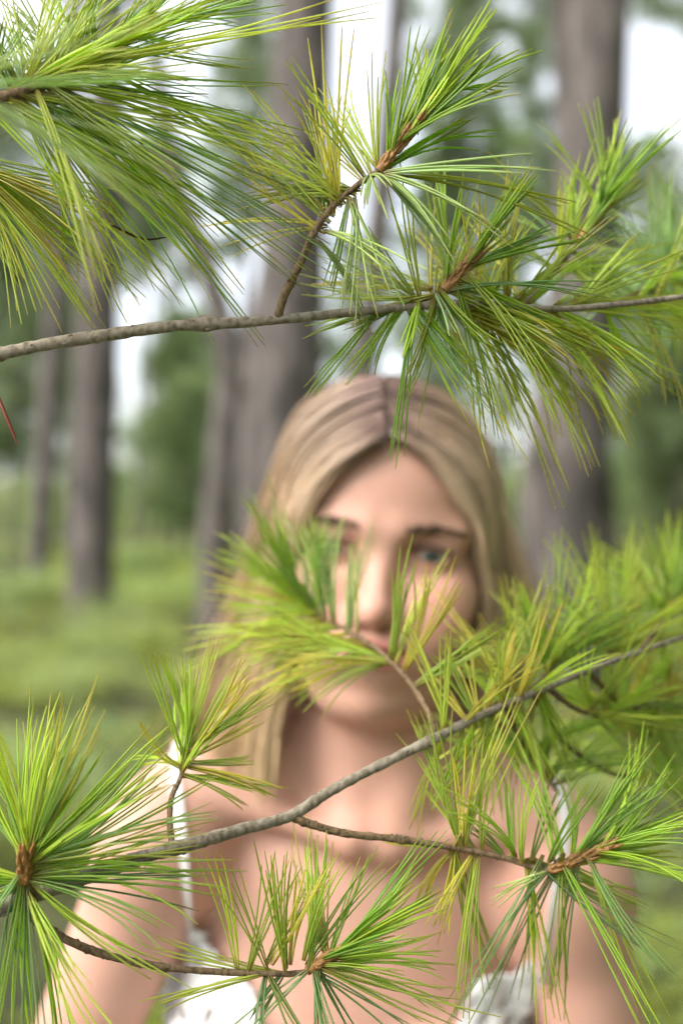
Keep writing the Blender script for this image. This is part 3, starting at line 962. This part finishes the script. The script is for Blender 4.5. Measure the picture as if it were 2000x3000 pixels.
        for z in np.arange(zl - .012, 1.13, -.012):
            yf, yb, ok = front(x * (.75 + .25 * (z - 1.1) / (zl - 1.1)), z)
            if ok: pts.append([x * (.75 + .25 * (z - 1.1) / (zl - 1.1)), yb + .003, z])
        P = np.array(pts)
        for it in range(3): P[1:-1] = (P[:-2] + 2 * P[1:-1] + P[2:]) / 4
        P = catmull(P, 90)
        Tn = np.gradient(P, axis=0); Tn /= np.linalg.norm(Tn, axis=1)[:, None]
        nr = P - np.array([.02, 1.0, 1.2]); nr[:, 0] *= .3
        sd = np.cross(Tn, nr); sd /= np.linalg.norm(sd, axis=1)[:, None]
        nn = np.cross(sd, Tn); 
        w = .0035
        ring = [P - sd * w - nn * .0006, P + sd * w - nn * .0006, P + sd * w + nn * .0008, P - sd * w + nn * .0008]
        V = np.stack(ring, 1).reshape(-1, 3)
        m = len(P); i, j = np.meshgrid(np.arange(m - 1), np.arange(4), indexing='ij')
        F = np.stack([i * 4 + j, i * 4 + (j + 1) % 4, (i + 1) * 4 + (j + 1) % 4, (i + 1) * 4 + j], -1).reshape(-1, 4)
        mesh_obj('strap', np_mesh('strap', V - rl, F, None, False), M['cloth'], top)
    return root
build_person()

# ------------------------------------------------------------------ pine branches
PAL = {
    'fresh': np.array([[.22, .33, .025], [.28, .38, .03], [.33, .42, .04], [.16, .27, .025]]),
    'olive': np.array([[.30, .36, .045], [.36, .40, .055], [.27, .34, .05], [.40, .38, .06]]),
    'pale':  np.array([[.34, .42, .17], [.30, .39, .15], [.38, .44, .17]]),
    'blue':  np.array([[.18, .29, .09], [.23, .33, .12], [.28, .37, .15], [.22, .28, .06]]),
    'deep':  np.array([[.13, .25, .02], [.18, .30, .025], [.23, .33, .03]]),
}
for _k in PAL: PAL[_k] = PAL[_k] * 1.5 + np.array([.02, .02, .03])
PAL['mix'] = np.vstack([PAL['fresh'], PAL['olive'][:2], PAL['blue'][:2]])
PAL['warm'] = np.vstack([PAL['olive'], PAL['fresh'][1:3], [[.52, .47, .08]]])

OPEN = 1.75
DENS = 0.40
def needle_bundle(base, d, L, g, pal, bend, opn, width=.00052, n=5, ns=8):
    """five needles from one sheath; returns V,F,C relative to base"""
    d = d / np.linalg.norm(d)
    a = np.cross(d, [.2, .3, .93]); a /= np.linalg.norm(a); b = np.cross(d, a)
    gd = np.array([0, 0, -1.])
    side = g.normal(size=3) * .10
    V, F, C = [], [], []
    s = np.linspace(0, 1, ns)
    colr = pal[g.integers(len(pal))] * (.82 + .42 * g.random())
    ph = g.random() * 6.28
    for k in range(n):
        th = ph + k * 2 * math.pi / n
        o = (a * math.cos(th) + b * math.sin(th))
        dk = d + o * math.tan(R(opn * OPEN)) * (.5 + .8 * g.random())
        Lk = L * (.84 + .22 * g.random())
        P = (o * .0006)[None] + Lk * (dk[None] * s[:, None] + (gd * bend * (.7 + .6 * g.random()) + side + .05 * g.normal(size=3))[None] * (s ** 2)[:, None])
        w = .86 * width * (.85 + .3 * g.random()) * np.array([.75, 1, 1.05, 1.05, 1, .98, .9, .45])
        v, f, _ = tube(P, w, 3, False)
        ck = colr * (.85 + .3 * g.random())
        c = np.tile(ck, (ns, 1))
        tip = np.clip((s - .8) / .2, 0, 1)[:, None] * (.2 + .7 * g.random())
        c = c * (1 - tip) + np.array([.40, .30, .05]) * tip
        bs = np.clip((.12 - s) / .12, 0, 1)[:, None] * .7
        c = c * (1 - bs) + np.array([.34, .17, .04]) * bs
        V.append(v); F.append(f); C.append(np.repeat(c, 3, axis=0))
    off = 0
    for q in range(len(F)):
        F[q] = F[q] + off; off += len(V[q])
    return np.vstack(V), np.vstack(F), np.vstack(C)

class Branch:
    LIMIT = 300
    def __init__(self, label, base, seed):
        self.root = empty('pine_branch', base)
        tag(self.root, label, 'branch', 'pine branches in the foreground')
        self.o = np.array(base, float); self.g = np.random.default_rng(seed); self.items = []
    def wood(self, name, pts, w0, w1, mat='twig_bark', parent=None, sides=12, knots=0):
        """pts: (px, py, D); widths in pixels at the start and the end"""
        P = np.array([at(*p) for p in pts])
        n = max(16, len(pts) * 9)
        Q = catmull(P, n)
        t = np.linspace(0, 1, n)
        Dd = Q[:, 1]
        rad = (w0 + (w1 - w0) * t) / 2 * Dd / FPX
        rad = rad * (1 + .05 * np.sin(t * 37 + self.g.random() * 6) + .04 * self.g.normal(size=n))
        for q in range(knots):
            k = self.g.random(); rad = rad * (1 + .13 * np.exp(-((t - k) / .012) ** 2))
        rad[-1] *= .5
        V, F, _ = tube(Q, rad, sides, False, .03, int(self.g.integers(1e6)))
        parts = [(V, F)]
        # leaf-scar bumps on the bark
        ns = int(n * (.35 if name == 'stem' else .9))
        for q in range(ns):
            i = int(self.g.integers(1, n - 2)); th = self.g.random() * 6.28
            Tn = Q[i + 1] - Q[i - 1]; Tn /= np.linalg.norm(Tn)
            a = np.cross(Tn, [.3, .4, .85]); a /= np.linalg.norm(a); b = np.cross(Tn, a)
            o = a * math.cos(th) + b * math.sin(th)
            c = Q[i] + o * rad[i] * .8
            L = rad[i] * ((.3 if name == 'stem' else .42) + .25 * self.g.random())
            v, f, _ = tube(np.array([c - Tn * L, c + o * L * .35, c + Tn * L * .8 + o * L * .3, c + Tn * L * 1.3]), np.array([.05, .5, .35, .05]) * L, 5, False)
            parts.append((v, f))
        V, F = merge(parts)
        return mesh_obj(name, np_mesh(name, V - self.o, F), M[mat], parent or self.root)
    def bud(self, parent, p0, p1, w, n=26):
        """papery brown scales and a bud along a growing shoot"""
        a, b = np.array(at(*p0)), np.array(at(*p1))
        ax = b - a; L = np.linalg.norm(ax); ax /= L
        u = np.cross(ax, [.3, .4, .85]); u /= np.linalg.norm(u); v_ = np.cross(ax, u)
        r = w / 2 * p0[2] / FPX
        Q = np.array([a + ax * L * t for t in np.linspace(0, 1, 9)])
        V, F, _ = tube(Q, r * np.array([.9, .8, .75, .7, .65, .6, .6, .5, .1]), 8, False)
        parts = [(V, F)]
        for q in range(n):
            t = self.g.random(); th = q * 2.4
            o = u * math.cos(th) + v_ * math.sin(th)
            c = a + ax * L * t + o * r * .55
            Ls = r * (1.5 + 1.2 * self.g.random())
            e = c + ax * Ls + o * Ls * .2
            v, f, _ = tube(np.array([c, c * .6 + e * .4 + o * r * .15, e]), np.array([.42, .34, .04]) * r, 4, False)
            parts.append((v, f))
        V, F = merge(parts)
        return mesh_obj('bud', np_mesh('bud', V - self.o, F), M['bud'], parent)
    def fan(self, parent, p0, p1, n, a0, a1, L0, L1, pal='fresh', bend=.08, opn=3.0, tm=0, ts=24, D1=None, focus=.25, width=.00052):
        """n bundles from the shoot p0->p1 (px,py,D), leaving at picture angles a0..a1 and tilted in depth"""
        g = self.g
        A = np.array(at(*p0)); B = np.array(at(*p1))
        n = max(2, round(n * DENS))
        for k in range(n):
            t = g.random()
            base = A + (B - A) * t + g.normal(size=3) * .0008
            f = (k + g.random()) / n
            a = a0 + (a1 - a0) * f
            if focus:        # towards the shoot's tip the needles close up
                mid = (a0 + a1) / 2; a = mid + (a - mid) * (1 - focus * t * 1.2)
            tilt = R(tm + ts * g.normal())
            a = R(a + g.normal() * 4)
            d = np.array([math.cos(a) * math.cos(tilt), math.sin(tilt), math.sin(a) * math.cos(tilt)])
            L = (L0 + (L1 - L0) * g.random()) * base[1] / FPX * (1 + .15 * abs(math.sin(tilt)))
            v, fq, c = needle_bundle(base, d, L, g, PAL[pal], bend, opn * (.6 + .8 * g.random()), width)
            self.items.append((L / base[1], parent, base, v, fq, c))
    def one(self, parent, b, tip, pal='pale', bend=.1, opn=1.2, n=5, width=.0006):
        A, B = np.array(at(*b)), np.array(at(*tip))
        L = np.linalg.norm(B - A)
        d = (B - A) / L + np.array([0, 0, bend])
        v, fq, c = needle_bundle(A, d, L * np.linalg.norm(d), self.g, PAL[pal], bend, opn, width, n)
        self.items.append((1.0, parent, A, v, fq, c))
    def finish(self):
        def vis(it):
            v = it[3] + it[2]
            px = 1000 + v[:, 0] / v[:, 1] * FPX; py = 1500 - (v[:, 2] - CAMZ) / v[:, 1] * FPX
            return ((px > 0) & (px < 2000) & (py > 0) & (py < 3000)).mean()
        items = [it for it in self.items if vis(it) > 0]
        items.sort(key=lambda it: -it[0] * vis(it))
        rest = []
        for q, (s, par, base, v, f, c) in enumerate(items):
            if q < self.LIMIT:
                mesh_obj('needle_bundle', np_mesh('needle_bundle', v, f, c), M['needle'], par, base - self.o)
            else:
                rest.append((v + base - self.o, f, c))
        if rest:
            V, F = merge([(v, f) for v, f, c in rest])
            o = mesh_obj('needles', np_mesh('needles', V, F, np.vstack([c for v, f, c in rest])), M['needle'], self.root)
            tag(o, kind='stuff')
        print('branch bundles', len(items))

# ---- upper branch
def upper_branch():
    b = Branch('upper pine branch crossing the picture above the head with long green needles', at(-70, 1050, .58), 101)
    stem = b.wood('stem', [(-70, 1052, .575), (0, 1037, .575), (130, 1010, .575), (300, 983, .576), (520, 954, .577), (700, 945, .578), (820, 936, .58), (1000, 918, .59), (1250, 896, .600), (1450, 893, .605), (1620, 905, .612), (1800, 893, .62), (2080, 860, .635)], 42, 15, 'branch_bark', sides=16, knots=10)
    t1 = b.wood('twig', [(812, 935, .580), (835, 860, .578), (880, 770, .575), (920, 680, .573), (975, 605, .572), (1050, 540, .57), (1120, 490, .57), (1190, 400, .568), (1260, 310, .566)], 27, 12)
    b.bud(t1, (1110, 500, .57), (1275, 290, .566), 34, 44)
    b.fan(t1, (1130, 480, .57), (1280, 290, .566), 50, 26, 88, 290, 400, 'fresh', .03, .5, 0, 18, focus=.4, width=.00055)
    for tip, p in (((1560, 515, .55), 'pale'), ((1475, 660, .55), 'pale'), ((1345, 690, .56), 'pale'), ((1320, 740, .575), 'blue'), ((1690, 615, .60), 'olive'), ((1410, 320, .58), 'deep')):
        b.one(t1, (1115, 507, .57), tip, p, .16, 1.1)
    for tip in ((1075, 630, .555), (1100, 660, .55), (1040, 600, .56), (1125, 560, .55)):
        b.one(t1, (1085, 515, .57), tip, 'pale', .5, 1.0, 2)
    b.fan(t1, (935, 660, .573), (1110, 500, .57), 36, 84, 150, 330, 500, 'olive', .03, 3.5, 12, 22, focus=0)
    b.fan(t1, (900, 740, .574), (1060, 540, .57), 13, -110, -15, 150, 330, 'pale', .2, 3, 5, 25, focus=0)
    b.fan(t1, (930, 700, .574), (1060, 540, .57), 16, 130, 175, 250, 420, 'warm', .0, 3, 25, 18, focus=0)
    t2 = b.wood('twig', [(1080, 915, .595), (1180, 890, .60), (1270, 865, .60), (1330, 820, .60), (1400, 740, .60)], 20, 10)
    b.bud(t2, (1300, 850, .60), (1400, 740, .60), 34, 34)
    b.fan(t2, (1300, 850, .60), (1400, 740, .60), 24, 12, 98, 240, 380, 'deep', .03, .6, 0, 22, width=.00056)
    b.fan(t2, (1090, 912, .595), (1290, 870, .60), 20, 190, 262, 180, 320, 'mix', .08, 2.2, 4, 24, focus=0)
    b.fan(t2, (1180, 895, .60), (1380, 800, .60), 34, 268, 345, 290, 440, 'mix', .10, 2.2, 4, 24, focus=0)
    b.fan(t2, (1200, 880, .60), (1320, 830, .60), 18, 95, 180, 250, 400, 'olive', .06, 3, 10, 25, focus=0)
    b.fan(t2, (1250, 870, .60), (1350, 820, .60), 10, -18, 12, 380, 480, 'mix', .05, 2, 6, 18, focus=0)
    b.fan(stem, (1300, 890, .61), (1640, 905, .64), 62, -72, -8, 340, 480, 'warm', .10, 2.2, 6, 22, focus=0)
    b.fan(stem, (1250, 890, .61), (1560, 895, .63), 56, 35, 125, 290, 400, 'warm', .05, 3, 14, 22, focus=0)
    t3 = b.wood('twig', [(1540, 897, .63), (1600, 820, .65), (1650, 760, .66), (1700, 690, .67), (1770, 600, .67)], 24, 12)
    b.bud(t3, (1680, 720, .668), (1775, 595, .67), 36, 30)
    b.fan(t3, (1680, 720, .668), (1775, 590, .67), 34, 38, 112, 240, 350, 'fresh', .03, 1.2, 6, 20)
    b.fan(t3, (1620, 800, .655), (1700, 690, .668), 30, -50, 160, 250, 380, 'mix', .08, 2.5, 8, 24, focus=0)
    t4 = b.wood('twig', [(1800, 893, .66), (1880, 850, .72), (1960, 800, .76), (2060, 730, .80)], 18, 10)
    b.fan(t4, (1900, 840, .74), (2060, 730, .80), 80, 20, 200, 260, 380, 'blue', .05, 3, 15, 25, focus=0, width=.00046)
    b.fan(t4, (1850, 860, .70), (2060, 740, .80), 44, -110, 20, 240, 380, 'mix', .08, 3, 10, 25, focus=0)
    b.fan(stem, (1600, 905, .635), (2000, 868, .68), 40, -60, 70, 300, 420, 'warm', .06, 2.6, 12, 22, focus=0)
    # one dead red needle hanging at the left edge
    P = catmull([at(-40, 1080, .575), at(0, 1175, .566), at(52, 1302, .56)], 9)
    v, f, _ = tube(P, .00085 * np.array([.6, 1, 1, 1, 1, 1, .9, .7, .2]), 5, False)
    mesh_obj('dry_needle', np_mesh('dry_needle', v - b.o, f, np.tile([.22, .05, .025], (len(v), 1))), M['needle'], b.root)
    b.finish()
upper_branch()

def corner_branch():
    b = Branch('dense spray of long soft needles filling the upper left corner', at(-330, 340, 0.540), 202)
    stem = b.wood('stem', [(-330, 340, 0.540), (-60, 300, 0.535), (100, 255, 0.540), (230, 200, 0.555), (320, 140, 0.570), (430, 55, 0.580)], 40, 14, 'twig_bark', knots=4)
    b.bud(stem, (280, 170, 0.565), (440, 50, 0.580), 40, 44)
    b.fan(stem, (290, 165, 0.565), (440, 50, 0.580), 34, -8, 66, 340, 470, 'fresh', .03, 1.0, 4, 20, width=.0004)
    b.fan(stem, (20, 290, 0.535), (320, 160, 0.570), 56, -44, 8, 540, 900, 'mix', .09, 1.5, 14, 16, focus=0, width=.00046)
    b.fan(stem, (-60, 300, 0.535), (230, 200, 0.555), 30, 55, 150, 260, 420, 'blue', .05, 2.5, 20, 25, focus=0)
    b.fan(stem, (-60, 300, 0.535), (150, 240, 0.545), 28, -78, -25, 420, 700, 'warm', .08, 2, 8, 20, focus=0, width=.00046)
    b.fan(stem, (-60, 300, .535), (260, 185, .56), 44, 0, 62, 320, 560, 'mix', .06, 1.8, 6, 22, focus=0, width=.00046)
    b.fan(stem, (-60, 300, .535), (300, 160, .565), 40, 62, 128, 220, 380, 'fresh', .04, 2.2, 14, 25, focus=0)
    tn = b.wood('twig', [(-330, 340, .540), (-260, 270, .49), (-160, 240, .455), (-60, 250, .445)], 26, 16)
    b.fan(tn, (-200, 245, .46), (-50, 250, .445), 9, -34, 12, 480, 820, 'pale', .07, 1.6, 4, 12, focus=0, width=.00036)
    t = b.wood('twig', [(-250, 330, 0.540), (-170, 430, 0.560), (-80, 500, 0.580), (-10, 520, 0.590)], 26, 14)
    b.fan(t, (-170, 430, 0.560), (-10, 520, 0.590), 52, -70, -8, 320, 520, 'warm', .10, 2.0, 10, 20, focus=0, width=.00048)
    P = catmull([at(330, 660, .56), at(420, 700, .565), at(495, 694, .57)], 9)
    v, f, _ = tube(P, .0005 * np.array([.6, 1, 1, 1, 1, 1, .9, .7, .2]), 5, False)
    mesh_obj('dry_needle', np_mesh('dry_needle', v - b.o, f, np.tile([.06, .035, .02], (len(v), 1))), M['needle'], b.root)
    b.finish()
corner_branch()

def lower_branch():
    b = Branch('lower pine branch rising from bottom left across the chest and the face', at(-90, 2695, .56), 303)
    b.LIMIT = 300
    stem = b.wood('stem', [(-90, 2695, .56), (0, 2660, .56), (120, 2615, .562), (250, 2570, .565), (420, 2512, .57), (540, 2478, .575), (700, 2432, .585), (850, 2390, .595), (960, 2322, .60), (1100, 2248, .61), (1260, 2170, .62), (1400, 2100, .635), (1540, 2040, .65), (1720, 1965, .68), (1900, 1900, .71), (2080, 1840, .74)], 52, 13, 'branch_bark', sides=16, knots=10)
    # small upright twig at the strap
    t = b.wood('twig', [(505, 2480, .575), (498, 2410, .585), (502, 2340, .595), (528, 2280, .605), (540, 2240, .61), (556, 2190, .612)], 20, 10)
    b.fan(t, (530, 2265, .606), (560, 2180, .612), 34, 5, 132, 230, 340, 'warm', .02, 1.6, 4, 22)
    b.fan(t, (528, 2275, .605), (540, 2240, .61), 11, -22, 8, 200, 310, 'warm', .04, 2, 0, 20, focus=0)
    b.fan(t, (528, 2275, .605), (540, 2240, .61), 4, 135, 172, 170, 240, 'warm', .0, 2, 0, 20, focus=0)
    # left rosette
    t = b.wood('twig', [(110, 2622, .562), (88, 2600, .556), (72, 2560, .55), (76, 2510, .545)], 30, 20)
    b.bud(t, (72, 2580, .552), (78, 2490, .543), 46, 44)
    b.fan(t, (72, 2570, .551), (80, 2500, .544), 40, 22, 150, 360, 590, 'fresh', .03, .6, 4, 26, focus=.2, width=.00056)
    b.fan(t, (72, 2570, .551), (78, 2530, .547), 14, 60, 108, 460, 620, 'olive', .0, 1.6, 12, 18, focus=0)
    b.fan(t, (80, 2580, .552), (80, 2530, .547), 26, -6, 34, 460, 690, 'mix', .05, 2.0, 4, 18, focus=0)
    b.fan(t, (75, 2600, .555), (75, 2570, .552), 18, -108, -28, 440, 620, 'mix', .05, 1.8, 0, 24, focus=0)
    b.fan(t, (70, 2590, .554), (70, 2540, .549), 14, 145, 265, 300, 480, 'mix', .05, 2, 0, 25, focus=0)
    # low twig to the centre rosette
    t = b.wood('twig', [(55, 2640, .562), (110, 2700, .564), (210, 2760, .566), (330, 2803, .568), (470, 2832, .57), (620, 2846, .572), (780, 2852, .573), (900, 2845, .575), (1000, 2778, .572)], 30, 14, knots=8)
    b.bud(t, (900, 2845, .575), (1015, 2768, .571), 32, 34)
    b.fan(t, (920, 2835, .574), (1015, 2765, .571), 28, 8, 55, 280, 410, 'fresh', .02, .7, 2, 22, width=.00056)
    b.fan(t, (700, 2850, .573), (960, 2815, .574), 28, 50, 124, 300, 420, 'olive', .0, 2.6, 4, 22, focus=0)
    b.fan(t, (800, 2852, .573), (960, 2830, .574), 10, 60, 100, 260, 400, 'fresh', .0, 1.6, 2, 22, focus=0)
    b.fan(t, (880, 2850, .574), (980, 2810, .573), 13, -28, 8, 380, 500, 'mix', .06, 2.2, 4, 18, focus=0)
    b.fan(t, (760, 2852, .573), (960, 2830, .574), 18, -140, -50, 220, 360, 'blue', .06, 2.5, 0, 25, focus=0)
    b.fan(t, (760, 2852, .573), (880, 2848, .574), 6, 160, 190, 330, 430, 'olive', -.02, 1.8, 4, 14, focus=0)
    # forked twig to the right rosette
    t = b.wood('twig', [(850, 2392, .595), (920, 2418, .597), (1020, 2443, .60), (1160, 2458, .605), (1340, 2485, .61), (1470, 2512, .612), (1600, 2548, .61), (1700, 2520, .605), (1800, 2475, .60)], 26, 13, knots=6)
    b.bud(t, (1610, 2548, .61), (1800, 2475, .60), 34, 40)
    b.fan(t, (1620, 2545, .609), (1800, 2475, .60), 44, -8, 62, 280, 420, 'fresh', .04, 1.3, -2, 24, width=.00056)
    b.fan(t, (1510, 2522, .612), (1740, 2505, .604), 34, -122, -22, 380, 580, 'mix', .05, 2.2, 0, 24, focus=0)
    b.fan(t, (1480, 2515, .612), (1680, 2530, .607), 20, 62, 132, 220, 380, 'fresh', .05, 2.5, -4, 26, focus=0)
    b.fan(t, (1590, 2545, .61), (1620, 2545, .609), 5, 195, 238, 200, 320, 'pale', .05, 1.6, -4, 16, focus=0)
    b.fan(t, (1320, 2480, .61), (1400, 2495, .612), 22, 55, 128, 290, 420, 'olive', .02, 2.4, 10, 22, focus=0)
    b.fan(t, (1310, 2480, .61), (1400, 2495, .612), 15, -128, -60, 250, 430, 'olive', .04, 2, 4, 22, focus=0)
    b.fan(t, (1310, 2480, .61), (1350, 2486, .611), 6, 172, 222, 170, 260, 'warm', .04, 2, 0, 20, focus=0)
    # twig in front of the face
    t = b.wood('twig', [(1270, 2166, .62), (1264, 2112, .63), (1232, 2045, .645), (1175, 1968, .665), (1098, 1897, .69), (1012, 1843, .72), (930, 1800, .745), (860, 1700, .755)], 20, 10)
    b.bud(t, (940, 1808, .745), (860, 1700, .755), 26, 20)
    b.fan(t, (940, 1808, .745), (860, 1700, .755), 46, 92, 168, 220, 350, 'fresh', .02, 1.8, 0, 22)
    b.fan(t, (980, 1828, .735), (900, 1770, .752), 38, 162, 212, 280, 430, 'warm', .03, 2.4, 0, 22, focus=0)
    b.fan(t, (1000, 1838, .73), (930, 1800, .748), 30, 195, 250, 180, 300, 'olive', .05, 2.4, 0, 22, focus=0)
    b.fan(t, (960, 1815, .735), (930, 1790, .748), 14, 76, 108, 200, 290, 'pale', .0, 2, -6, 15, focus=0)
    b.fan(t, (1045, 1865, .71), (905, 1790, .75), 34, 82, 100, 270, 340, 'pale', .0, 1.3, 4, 10, focus=0, width=.0004)
    b.fan(t, (1170, 1955, .675), (1010, 1845, .73), 44, 160, 208, 250, 380, 'warm', .03, 2.4, 0, 20, focus=0)
    for bs, tp in (((1140, 1930, .665), (1205, 1610, .655)), ((1150, 1935, .665), (1180, 1700, .65)), ((1185, 1965, .66), (1385, 1685, .65)), ((1180, 1960, .66), (1300, 1720, .66)), ((1215, 2005, .65), (1460, 1835, .645)), ((1220, 2010, .65), (1430, 1880, .64)), ((1160, 1945, .662), (1245, 1660, .67))):
        b.one(t, bs, tp, 'warm', .03, 2.2, 5)
    # needles on the older wood right of the fork
    b.fan(stem, (1300, 2150, .625), (1560, 2030, .655), 36, 40, 135, 260, 360, 'warm', .02, 2.6, 12, 22, focus=0)
    b.fan(stem, (1300, 2150, .625), (1600, 2015, .66), 34, -130, -50, 220, 330, 'warm', .04, 2.6, 12, 22, focus=0)
    # blurred shoots on the right
    for q, (p, nn, a0, a1, L0, L1, pl) in enumerate([
        ([(1540, 2040, .65), (1590, 1985, .68), (1660, 1910, .76)], 38, 15, 168, 230, 340, 'fresh'),
        ([(1720, 1965, .68), (1780, 1920, .72), (1860, 1840, .82)], 44, 5, 172, 250, 350, 'warm'),
        ([(1880, 1906, .705), (1930, 1830, .76), (1990, 1740, .86)], 40, 30, 190, 240, 340, 'fresh'),
        ([(1600, 2015, .66), (1720, 2090, .70), (1860, 2080, .82)], 46, -50, 165, 250, 360, 'warm'),
        ([(1560, 2032, .653), (1660, 2180, .70), (1800, 2270, .76), (1930, 2280, .86)], 46, -30, 170, 250, 360, 'fresh'),
        ([(1860, 2080, .75), (1940, 2040, .78), (2030, 1990, .88)], 40, 60, 270, 260, 360, 'warm'),
        ([(1720, 1968, .68), (1790, 2040, .74), (1900, 2160, .82)], 50, -70, 200, 260, 370, 'fresh'),
        ([(1480, 2070, .645), (1530, 2180, .68), (1640, 2330, .72)], 34, 10, 170, 250, 340, 'fresh'),
        ([(1440, 2085, .64), (1480, 2020, .67), (1520, 1930, .74)], 20, 60, 170, 220, 320, 'olive')]):
        t = b.wood('twig', p, 18, 9)
        b.fan(t, p[-2], p[-1], int(nn * 1.4), a0, a1, L0, L1, pl, .04, 2.2, 6, 26, focus=0)
    b.finish()
lower_branch()
